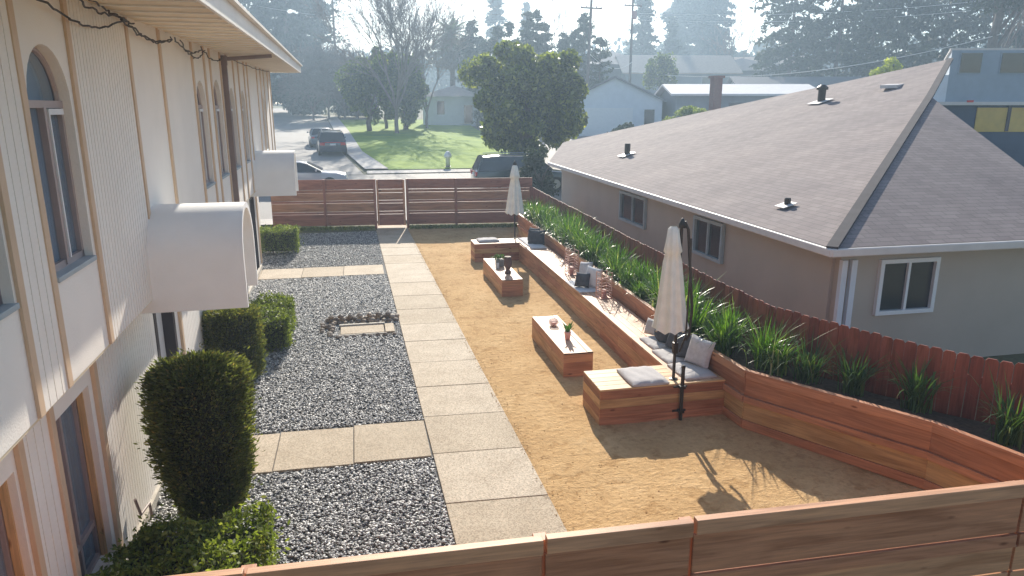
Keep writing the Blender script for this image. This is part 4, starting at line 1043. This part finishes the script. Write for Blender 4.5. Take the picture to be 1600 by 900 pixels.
# ------------------------------------------------------------------ street, lawn
strip('road',[(-60,28.6),(60,28.6)],[(-60,42.4),(60,42.4)],.03,'asphalt',sub=20)
strip('side_road',[(-7.5,42.3),(-8.0,55),(-12.5,80),(-19,115),(-30,150)],[(.4,42.3),(-.9,55),(-2.2,80),(-4.2,115),(-8.5,150)],.05,'asphalt',sub=6)
strip('sidewalk',[(.5,44.4),(-.8,56),(-2.1,80),(-4.1,115)],[(1.9,44.4),(.5,56),(-.6,80),(-2.6,115)],.14,'kerb',sub=6)
strip('kerb',[(-60,42.5),(-8.4,42.5)],[(-60,43.9),(-8.4,43.9)],.08,'kerb',sub=10)
strip('kerb_strip',[(.6,42.5),(60,42.5)],[(.6,43.9),(60,43.9)],.08,'kerb',sub=10)
strip('lawn',[(1.9,43.95),(.5,56),(-.6,80),(-2,104)],[(11.5,43.95),(12.5,56),(13.5,80),(15,104)],.12,'lawn',sub=8)
strip('verge',[(-60,27.4),(60,27.4)],[(-60,28.55),(60,28.55)],.10,'kerb',sub=20)
strip('forecourt',[(11.6,43.95),(12.6,56),(13.6,80)],[(40,43.95),(44,60),(48,84)],.10,'asphalt',sub=6)
mp=thing('bollard','small white rounded post at the edge of the lawn','post',(5.62,44.9,.72)); MB().lathe((0,0,0),[(.14,0),(.14,.55),(.24,.6),(.24,.75),(.12,.95),(.02,1.0)],14).build('body','post_white',mp,smooth=True); MB().lathe((0,0,0),[(.2,0),(.2,.06)],14).build('base','metal_dark',mp)
# ------------------------------------------------------------------ cars
def car(label,loc,rz,L,W,Ht,paint,style,pitch=0):
    t=thing('parked_car',label,'car',loc,rz); t.rotation_euler=(0,pitch,rz)
    # x forward. stations of lower body: x, zbot, ztop, halfwidth
    f,r=L/2,-L/2; belt=Ht*(.60 if style=='suv' else .655)
    if style=='suv': st=[(r,.42,belt*.93,W*.43),(r+.08,.3,belt,W*.48),(r+.5,.26,belt+.01,W*.5),(0,.24,belt,W*.5),(f-1.25,.26,belt-.03,W*.5),(f-.5,.28,belt-.12,W*.48),(f-.1,.32,belt-.22,W*.44),(f,.4,belt-.38,W*.4)]
    else: st=[(r,.42,belt*.84,W*.42),(r+.1,.3,belt*.98,W*.47),(r+.7,.24,belt+.0,W*.5),(0,.22,belt,W*.5),(f-1.35,.24,belt-.03,W*.5),(f-.5,.26,belt-.08,W*.48),(f-.1,.3,belt-.18,W*.43),(f,.38,belt-.36,W*.38)]
    def loft(st,ring):
        mb=MB(); vs=[]; n=None
        for s in st: q=ring(*s); n=len(q); vs+=q
        fs=[(i*n+k,i*n+(k+1)%n,(i+1)*n+(k+1)%n,(i+1)*n+k) for i in range(len(st)-1) for k in range(n)]
        fs.append(tuple(range(n))[::-1]); fs.append(tuple((len(st)-1)*n+k for k in range(n)))
        mb.poly(vs,fs,[[(0,0)]*len(x) for x in fs]); return mb
    def ring(x,zb,zt,w): 
        m=(zb+zt)/2
        return [(x,-w*.93,zb),(x,-w,zb+.15),(x,-w*1.0,m+.05),(x,-w*.95,zt-.05),(x,-w*.86,zt),(x,0,zt+.03),(x,w*.86,zt),(x,w*.95,zt-.05),(x,w,m+.05),(x,w,zb+.15),(x,w*.93,zb),(x,0,zb)]
    loft(st,ring).build('body',paint,t,smooth=True).modifiers.new('es','EDGE_SPLIT').split_angle=rad(40)
    if style=='suv': g=[(r+.10,belt-.02,belt+.0,W*.45),(r+.38,belt-.02,Ht-.07,W*.37),(r+.9,belt-.02,Ht-.03,W*.38),(f-2.0,belt-.02,Ht-.05,W*.38),(f-1.7,belt-.02,Ht-.14,W*.38),(f-1.02,belt-.03,belt+.01,W*.43)]
    else: g=[(r+.75,belt-.03,belt+.0,W*.43),(r+1.25,belt-.02,Ht-.08,W*.34),(r+1.7,belt-.02,Ht-.03,W*.35),(f-2.2,belt-.02,Ht-.03,W*.35),(f-1.9,belt-.02,Ht-.10,W*.36),(f-1.2,belt-.03,belt+.01,W*.43)]
    def ring2(x,zb,zt,w): wb=W*.46; return [(x,-wb,zb),(x,-w,zt-.03),(x,-w*.85,zt),(x,w*.85,zt),(x,w,zt-.03),(x,wb,zb)]
    loft(g,ring2).build('windows','dark_glass',t)
    # roof panel and pillars
    rp=MB(); a,b=g[1],g[4]
    rr=[g[1],g[2],g[3],g[4]]; vs=[]
    for x,zb,zt,w in rr: vs+=[(x,-w*1.02,zt-.035),(x,-w*.86,zt+.012),(x,w*.86,zt+.012),(x,w*1.02,zt-.035)]
    fs=[(i*4+k,i*4+k+1,i*4+k+5,i*4+k+4) for i in range(3) for k in range(3)]; rp.poly(vs,fs,[[(0,0)]*4]*len(fs)); rp.build('roof',paint,t,smooth=True)
    pl=MB()
    for s in (-1,1):
        for (i0,i1) in ((0,1),(5,4)):
            p0=(g[i0][0],s*W*.455,g[i0][2]); p1=(g[i1][0],s*g[i1][3]*1.01,g[i1][2]-.02); MB().bar(p0,p1,.07,.05).build('pillar',paint,t)
        xm=(g[2][0]+g[3][0])/2; MB().bar((xm,s*W*.468,belt),(xm,s*W*.385,Ht-.06),.07,.04).build('pillar',paint,t)
    wr=.33 if style!='suv' else .36
    for sx in (f-.85,r+.85):
        for s in (-1,1):
            o=MB(); o.tube([(sx,s*(W*.5-.2),wr),(sx,s*(W*.5+.01),wr)],wr,20); ob=o.build('wheel','rubber',t); q=MB(); q.tube([(sx,s*(W*.5),wr),(sx,s*(W*.5+.02),wr)],wr*.62,14); q.build('rim','rim',ob)
    for s in (-1,1):
        MB().box((r+.03,s*W*.36,belt-.16),(.12,W*.17,.2 if style=='suv' else .13)).build('tail_light','tail',t,bevel=.02)
        MB().box((f-.1,s*W*.33,belt-.36),(.16,W*.16,.12)).build('headlight','lamp_lens',t,bevel=.03)
        MB().box((f-1.45,s*(W*.5+.07),belt+.06),(.10,.16,.11)).build('wing_mirror',paint,t,bevel=.02)
    MB().box((r-.005,0,belt-.2),(.02,.42,.13)).build('number_plate','plate',t)
    if style=='suv':
        MB().box((r+.02,0,belt-.06),(.06,W*.56,.05)).build('light_bar','tail',t)
        rk=MB()
        for s in (-1,1): rk.tube([(g[1][0]+.2,s*W*.33,Ht+.03),(f-2.1,s*W*.33,Ht+.03)],.02,6)
        rk.build('roof_rails','rim',t)
    return t
sl=math.atan(.035)
def gz(x,y): return float(hgt(x,y))+.05
car('navy suv parked on the side road seen from behind',(-1.75,55.6,gz(-1.75,55.6)),rad(94.5),4.7,2.0,1.72,'car_navy','suv',-sl)
car('pale blue grey car parked just ahead of the navy suv',(-2.75,62.5,gz(-2.75,62.5)),rad(95),4.6,1.9,1.5,'car_blue','sedan',-sl)
car('silver sedan parked behind the far fence next to the building',(-2.75,36.6,gz(-2.7,36.6)+.02),0,4.6,1.82,1.42,'car_silver','sedan')
car('dark green wagon with a roof rack behind the far umbrella',(8.0,34.8,gz(8,34.8)),0,4.8,1.9,1.78,'car_green','suv')
# ------------------------------------------------------------------ trees
def trunkmb(mb,base,top,r0,r1,seed,n=8,bend=.3):
    r=random.Random(seed); b=Vector(base); tp=Vector(top); pts=[];rs=[]
    for k in range(n+1): u=k/n; p=b.lerp(tp,u)+Vector((r.uniform(-1,1),r.uniform(-1,1),0))*bend*(u*(1-u))*2; pts.append(p); rs.append(r0+(r1-r0)*u)
    mb.tube(pts,rs,8); return pts
def grow(mb,p,d,L,r,depth,rnd_,ups=.25,minr=.006,kids=3,ang=.6,seg=4):
    pts=[p]; rs=[r]; q=p.copy(); dd=d.copy()
    for k in range(seg):
        dd=(dd+Vector((rnd_.gauss(0,.12),rnd_.gauss(0,.12),rnd_.gauss(0,.08)+ups*.12))).normalized(); q=q+dd*L/seg; pts.append(q.copy()); rs.append(r*(1-.6*(k+1)/seg))
    mb.tube(pts,rs,5 if depth>1 else 3,cap=False)
    if depth<=0: return [pts[-1]]
    tips=[]
    for i in range(kids+ (1 if rnd_.random()<.5 else 0)):
        t=rnd_.uniform(.35,1.0); k=min(seg,max(1,int(t*seg+.5))); b=pts[k]
        az=rnd_.uniform(0,6.28); o=dd.orthogonal().normalized(); o.rotate(Matrix.Rotation(az,3,dd)); nd=(dd+o*math.tan(ang*rnd_.uniform(.6,1.2))).normalized()
        tips+=grow(mb,b,nd,L*rnd_.uniform(.55,.8),max(minr,rs[k]*.75),depth-1,rnd_,ups,minr,kids,ang,seg)
    return tips
def broadtree(name,label,x,y,h,rx,rz_,cz,mat,n,size,trunk=.25,clumps=45,seed=1,spread=.24,group=None,shell=.5,cat='tree'):
    z=float(hgt(x,y)); t=thing(name,label,cat,(x,y,z),0,group); mb=MB()
    pts=trunkmb(mb,(0,0,-.2),(0,0,cz),trunk,trunk*.5,seed)
    rd=random.Random(seed)
    for k in range(6):
        a=k*1.05+rd.uniform(-.3,.3); b=pts[min(8,3+k%4)]; e=Vector((math.cos(a)*rx*.7,math.sin(a)*rx*.7,cz+rz_*rd.uniform(-.2,.6)))
        mid=b.lerp(e,.5)+Vector((0,0,.3)); mb.tube([b,mid,e],[trunk*.4,trunk*.25,trunk*.08],6)
    mb.build('trunk','bark',t,smooth=True)
    P=crown_pts(n,(0,0,cz),(rx,rx,rz_),clumps,spread,shell); P=P[P[:,2]>.3]
    V,F=leaves(P,size,.55); npmesh('crown',V,F,mat,t); return t
broadtree('round_tree','dense rounded glossy leaved tree behind the dark wagon',10.4,43.6,8,4.35,3.9,4.15,'tree_leaf',42000,.31,.28,90,3,.17,shell=.3)
broadtree('leafy_tree','bushy green tree with yellowish edge left of the lawn',1.6,80,9,3.2,3.9,4.6,'tree_mid',14000,.34,.3,40,4,.28)
broadtree('leafy_tree','lower dark green tree around the base of the bare tree',5.6,82,8,3.0,3.8,4.2,'tree_mid',12000,.36,.3,40,5,.28)
broadtree('leafy_tree','slender green tree top in the middle of the lawn group',3.6,84,9,2.2,3.4,5.6,'tree_mid',8000,.34,.2,30,6,.28)
def baretree(label,x,y,h,seed,r=.2,kids=3,depth=4,ang=.5,stems=4,spreadd=.35,name='bare_tree',mat='bark_pale',minr=.012,ups=.3):
    z=float(hgt(x,y)); t=thing(name,label,'tree',(x,y,z)); mb=MB(); rd=random.Random(seed)
    trunkmb(mb,(0,0,-.2),(0,0,h*.18),r*1.6,r*1.2,seed,4,.1)
    for k in range(stems):
        a=k*6.28/stems+rd.uniform(-.4,.4); d=Vector((math.cos(a)*spreadd,math.sin(a)*spreadd,1)).normalized()
        grow(mb,Vector((0,0,h*.16)),d,h*.45,r,depth,rd,ups,minr,kids,ang)
    mb.build('trunk_and_branches',mat,t); return t
baretree('tall leafless tree spreading against the sky above the lawn',4.3,76,15.5,8,.14,4,4,.5,7,.45,minr=.022)
baretree('smaller leafless tree right of the tall bare one',8.2,84,11.5,9,.12,3,4,.5,5,.4,minr=.03)
baretree('thin leafless tree behind the dark spiky trees',27.5,100,15,12,.12,3,3,.5,4,.3,minr=.03)
baretree('small leafless tree between the redwoods and the big trees',66,120,13,14,.14,3,3,.45,4,.4,minr=.04)
baretree('leafless tree at the top right corner beside the big trunk',66,64,15,15,.2,3,4,.5,4,.5,minr=.03)
def conifer(label,x,y,h,rb,n,seed,mat='conifer',name='conifer',size=.5,z0=.08,col=0,levels=None,trunk=.35,group=None,droop=.25,power=.8):
    rg=np.random.default_rng(seed); z=float(hgt(x,y)); t=thing(name,label,'tree',(x,y,z),0,group)
    br=MB(); br.tube([(0,0,-.3),(0,0,h*.5),(0,0,h*.99)],[trunk,trunk*.6,.03],7)
    nb=levels or int(h*7); hz=z0+(1-z0)*rg.random(nb)**.9; a=rg.random(nb)*6.283
    rr=rb*((1-hz)**power*(1-col)+col*np.minimum(1,(1-hz)*5)**.6)*(.55+.55*rg.random(nb))
    idx=rg.integers(0,nb,n); u=rg.random(n)**.6; w=.10+.16*u
    r=rr[idx]*u; P=np.c_[np.cos(a[idx])*r,np.sin(a[idx])*r,hz[idx]*h-droop*r*u]
    P+=rg.normal(size=P.shape)*np.c_[w,w,w*.5]*min(1.5,rb*.5)
    V,F=leaves(P,size,.4); npmesh('crown',V,F,mat,t)
    for k in range(0,nb,2):
        br.tube([(0,0,hz[k]*h+.1),(math.cos(a[k])*rr[k]*.8,math.sin(a[k])*rr[k]*.8,hz[k]*h-droop*rr[k]*.6)],[.05,.02],3,cap=False)
    br.build('trunk','bark',t); return t
conifer('huge dark conifer left of the picture above the side road',-10.2,130,31,7.6,48000,1,size=.95,trunk=.7,col=.8,power=.6)
conifer('dark conifer at the end of the side road behind the eaves',-20,128,30,7,20000,2,size=.9,trunk=.5,col=.6)
conifer('thin sparse conifer with a bare pole trunk',-2.2,115,30,3.2,2200,3,size=.4,trunk=.25,levels=60,col=.5,droop=.1)
conifer('pale blue conifer behind the palm',31,160,26,5.2,7000,4,size=.8)
conifer('smaller pale blue conifer right of the one behind the palm',39,165,21,3.6,4500,5,size=.8)
conifer('blue green conifer behind the second utility pole',57,140,22.5,6.0,9000,6,size=.8)
conifer('short conifer right of the second utility pole',64,142,15.5,4.0,4500,7,size=.7)
conifer('left one of the two columnar redwoods cut by the top edge',80,170,33,5.6,26000,8,col=.95,size=1.1,z0=.12)
conifer('right one of the two columnar redwoods cut by the top edge',87.5,171,34,5.4,30000,9,col=.95,size=1.1,z0=.12)
for i,(x,y,h,rb) in enumerate(((61,95,26,6.0),(67,93,24,6.5),(74,95,25,7),(82,98,26,7),(90,99,27,7),(98,98,27,7))):
    conifer(['leftmost big dark conifer above the brown roof','second big dark conifer from the left above the brown roof','third big dark conifer above the brown roof','fourth big dark conifer above the brown roof','fifth big dark conifer above the blue house','rightmost big dark conifer behind the trunk'][i],x,y,h,rb,11000,20+i,'dark_leaf',size=.75,col=.8,z0=.05)
broadtree('big_tree','large tree with a thick leaning trunk at the top right corner',61,61,16,6.5,5,15,'dark_leaf',14000,.45,.55,40,31,.28)
conifer('slanting dark evergreen beneath the palm on its right',15.6,96,12.5,3.4,9000,33,'dark_leaf',size=.5,z0=.0,col=.5)
# spiky dark evergreens behind the round tree
for i,(px_,h) in enumerate(((15.2,9.5),(17.0,11.2),(18.8,11.8),(20.3,12.6),(21.8,13.0),(23.2,11.4),(24.7,10.2),(26.6,10.8),(28.2,12.6),(29.2,9.6))):
    conifer('dark spiky evergreen in the cluster behind the round tree',px_,85+(i%3)*1.5,h,1.7,4200,50+i,'dark_leaf','spiky_evergreen',.42,0.0,.75,group='dark spiky evergreens behind the round tree',droop=-.3,trunk=.2)
# grey twiggy thicket
for i,(x,y,h) in enumerate(((-5.4,104,8.5),(-3.4,106,9.5),(-1.2,104,9),(.6,106,8))):
    baretree(['greyish leafless shrub tree at the left of the thicket over the road','greyish leafless shrub tree second in the thicket over the road','greyish leafless shrub tree third in the thicket over the road','greyish leafless shrub tree at the right of the thicket over the road'][i],x,y,h,60+i,.10,4,4,.7,5,.7,'bare_shrub_tree','bark',.04,.1)
broadtree('dark_shrub','dark rounded shrub mass at the end of the side road',-7.5,118,6,5,3.6,3.0,'dark_leaf',12000,.5,.2,30,70,.3,cat='shrub')
broadtree('dark_shrub','dark shrub at the right end of the road bend',0.5,112,5,4.2,3.2,2.6,'dark_leaf',9000,.5,.2,30,71,.3,cat='shrub')
broadtree('lime_shrub','bright yellow green shrub top above the brown roof ridge',40.8,50,6,1.3,1.1,5.5,'lime_shrub',2500,.22,.12,14,72,.35,cat='shrub')
boxh=broadtree('rounded_hedge','yellow green rounded hedge in front of the flat roofed house',24.5,50.5,4,1.9,.85,2.6,'hedge_lime',6000,.16,.12,24,73,.3,cat='hedge')
broadtree('leafy_tree','small green tree in front of the grey house',40,92,7,2.3,2.8,5.2,'tree_mid',5000,.36,.2,24,74,.3)
broadtree('dark_shrub','dark shrub beside the pale garage house',19.2,50,3,1.6,1.2,1.2,'dark_leaf',5000,.2,.12,20,75,.3,cat='shrub')
broadtree('dark_shrub','dark shaded shrub at the far corner of the tan house',8.0,31.2,3,1.1,1.2,1.3,'dark_leaf',5000,.14,.10,20,76,.3,cat='shrub')
# palm
pz=float(hgt(14,105)); t=thing('palm_tree','palm tree with arching fronds left of the round tree','tree',(14,105,pz))
MB().tube([(0,0,-.2),(.1,0,6),(0,0,11.6)],[.45,.38,.42],10).build('trunk','bark',t)
for k in range(34):
    a=k*2.399; el=rad(75-110*(k/34)); L=3.4; mb=MB(); n=9; prev=None; pts=[]
    for j in range(n+1):
        u=j/n; rr=L*(math.cos(el)*u+.15*u*u); zz=L*(math.sin(el)*u-.55*u*u*max(.3,math.cos(el)+.2)); pts.append(Vector((math.cos(a)*rr,math.sin(a)*rr,11.7+zz)))
    vs=[];fs=[]
    sd=Vector((-math.sin(a),math.cos(a),0))
    for j in range(n):
        for s in (-1,1):
            for q in range(3):
                p=pts[j].lerp(pts[j+1],q/3); w=.8*math.sin(math.pi*min(1,(j+q/3+.8)/(n+.8)))
                d=(pts[j+1]-pts[j]).normalized(); b=len(vs); vs+=[tuple(p),tuple(p+d*.16),tuple(p+sd*s*w+d*.3-Vector((0,0,w*.4)))]; fs.append((b,b+1,b+2))
    mb.poly(vs,fs,[[(0,0)]*3]*len(fs)); mb.tube(pts,[.03]*(n+1),3,cap=False); mb.build('frond','frond',t)
V,F=leaves(np.c_[NR.normal(size=(2500,2))*1.0,11.2-NR.random(2500)**.8*4.2]*np.array([1,1,1]),.6,.2,-1.0); npmesh('dead_frond_skirt',V,F,'bark_pale',t)
# far wood filling the horizon
pts=[]
for i in range(420):
    x=NR.uniform(-150,300); y=NR.uniform(185,230); h=NR.uniform(9,17)+max(0,(x-120))*.03
    z=float(hgt(x,y)); m=160; P=unit(m)*NR.random((m,1))**.4*np.array([4.5,4,h*.5])+np.array([x,y,z+h*.5]); pts.append(P)
V,F=leaves(np.concatenate(pts),1.7,.7); tag(npmesh('far_wood',V,F,'dark_leaf'),kind='stuff')
# ------------------------------------------------------------------ utility poles and wires
def upole(label,x,y,h,lean,arm,box=False):
    z=float(hgt(x,y)); t=thing('utility_pole',label,'utility pole',(x,y,z)); MB().tube([(0,0,-.3),(lean,0,h)],[.2,.13],10).build('post','pole',t)
    ax=lean*(arm/h); m=MB(); m.box((ax,-.15,arm),(2.6,.14,.16),.1); m.build('crossarm','pole',t)
    for s in (-1.15,-.6,.6,1.15): MB().lathe((ax+s,-.15+s*.1,arm+.08),[(.05,0),(.07,.1),(.04,.22)],8).build('insulator','pipe',t)
    if box: MB().lathe((ax+.1,-.35,arm-1.7),[(.34,0),(.36,.05),(.36,.9),(.3,1.0)],14).build('transformer','transformer',t,smooth=False)
upole('utility pole with a leaning top left of the other one',25.9,80,16.5,.5,12.6)
upole('utility pole with a rust coloured transformer',37.0,95,16.5,.0,14.0,True)
def wire(label,a,b,sag,r=.03,mat='wire_pale'):
    n=30; a,b=Vector(a),Vector(b); pts=[a.lerp(b,k/n)-Vector((0,0,sag*4*(k/n)*(1-k/n))) for k in range(n+1)]
    o=MB().tube(pts,r,5).build('overhead_wire',mat); tag(o,label,'cable')
wire('pale overhead cable sweeping up to the right above the roofs',(37.2,95,9.2),(60.8,60,11.2),2.0,.035)
wire('highest overhead line running right between the poles and the big trees',(38,95,16.6),(92,88,19.5),1.0,.028)
wire('second overhead line running right just below the highest one',(37.5,95,15.8),(92,88,18.3),1.0,.028)
wire('overhead line between the two utility poles',(26.2,80,14.4),(37.2,95,16.2),.5,.025)
wire('lower sagging line between the two utility poles',(26.0,80,10.5),(37.2,95,10.4),1.3,.025)
wire('thin overhead line fading to the left of the first pole',(26.0,80,14.4),(-14,125,20),1.5,.022)
# ------------------------------------------------------------------ haze
hz=MB().box((40,150,22),(640,400,56)).build('haze','soil'); hz.data.materials.clear()
m=bpy.data.materials.new('haze_air'); m.use_nodes=True; nt=m.node_tree; nt.nodes.clear(); o=N(nt,'ShaderNodeOutputMaterial'); v=N(nt,'ShaderNodeVolumePrincipled')
v.inputs['Color'].default_value=(.58,.78,1,1); v.inputs['Density'].default_value=.0021; v.inputs['Anisotropy'].default_value=.45
nt.links.new(v.outputs[0],o.inputs['Volume']); hz.data.materials.append(m); hz['kind']='stuff'
# haze box must reach below ground and behind camera
hz.scale=(1,1,1)
me=hz.data
for vtx in me.vertices:
    x,y,z=vtx.co; vtx.co=((-270 if x<0 else 350),(-50 if y<150 else 630),(-1.3 if z<22 else 41))
# ------------------------------------------------------------------ light, sky, camera
SUN_AZ=9.6; SUN_EL=28.0
w=bpy.data.worlds.new('World'); sc.world=w; w.use_nodes=True; nt=w.node_tree; bg=nt.nodes['Background']
sky=N(nt,'ShaderNodeTexSky'); sky.sky_type='NISHITA'; sky.sun_disc=False; sky.sun_elevation=rad(SUN_EL); sky.sun_rotation=rad(SUN_AZ)
sky.air_density=1.0; sky.dust_density=.7; sky.ozone_density=1.0
nt.links.new(sky.outputs[0],bg.inputs['Color']); bg.inputs['Strength'].default_value=.09
sun=bpy.data.lights.new('Sun','SUN'); sun.energy=4.6; sun.angle=rad(.5); sun.color=(1,.92,.79)
so=bpy.data.objects.new('Sun',sun); COL.objects.link(so)
d=Vector((math.sin(rad(SUN_AZ))*math.cos(rad(SUN_EL)),math.cos(rad(SUN_AZ))*math.cos(rad(SUN_EL)),math.sin(rad(SUN_EL))))
so.rotation_euler=(-d).to_track_quat('-Z','Y').to_euler()
cam=bpy.data.cameras.new('Camera'); co=bpy.data.objects.new('Camera',cam); COL.objects.link(co); sc.camera=co
th=math.atan2(280,1110); ps=math.atan2(248,math.hypot(280,1110))
co.location=(0,0,4.27); co.rotation_euler=(math.pi/2-th,0,-ps)
cam.sensor_width=36; cam.lens=1110/1600*36; cam.clip_start=.05; cam.clip_end=3000
sc.view_settings.view_transform='Standard'; sc.view_settings.look='None'; sc.view_settings.gamma=1; sc.view_settings.use_curve_mapping=False
sc.view_settings.exposure=.98
sc.render.resolution_x=1024; sc.render.resolution_y=576
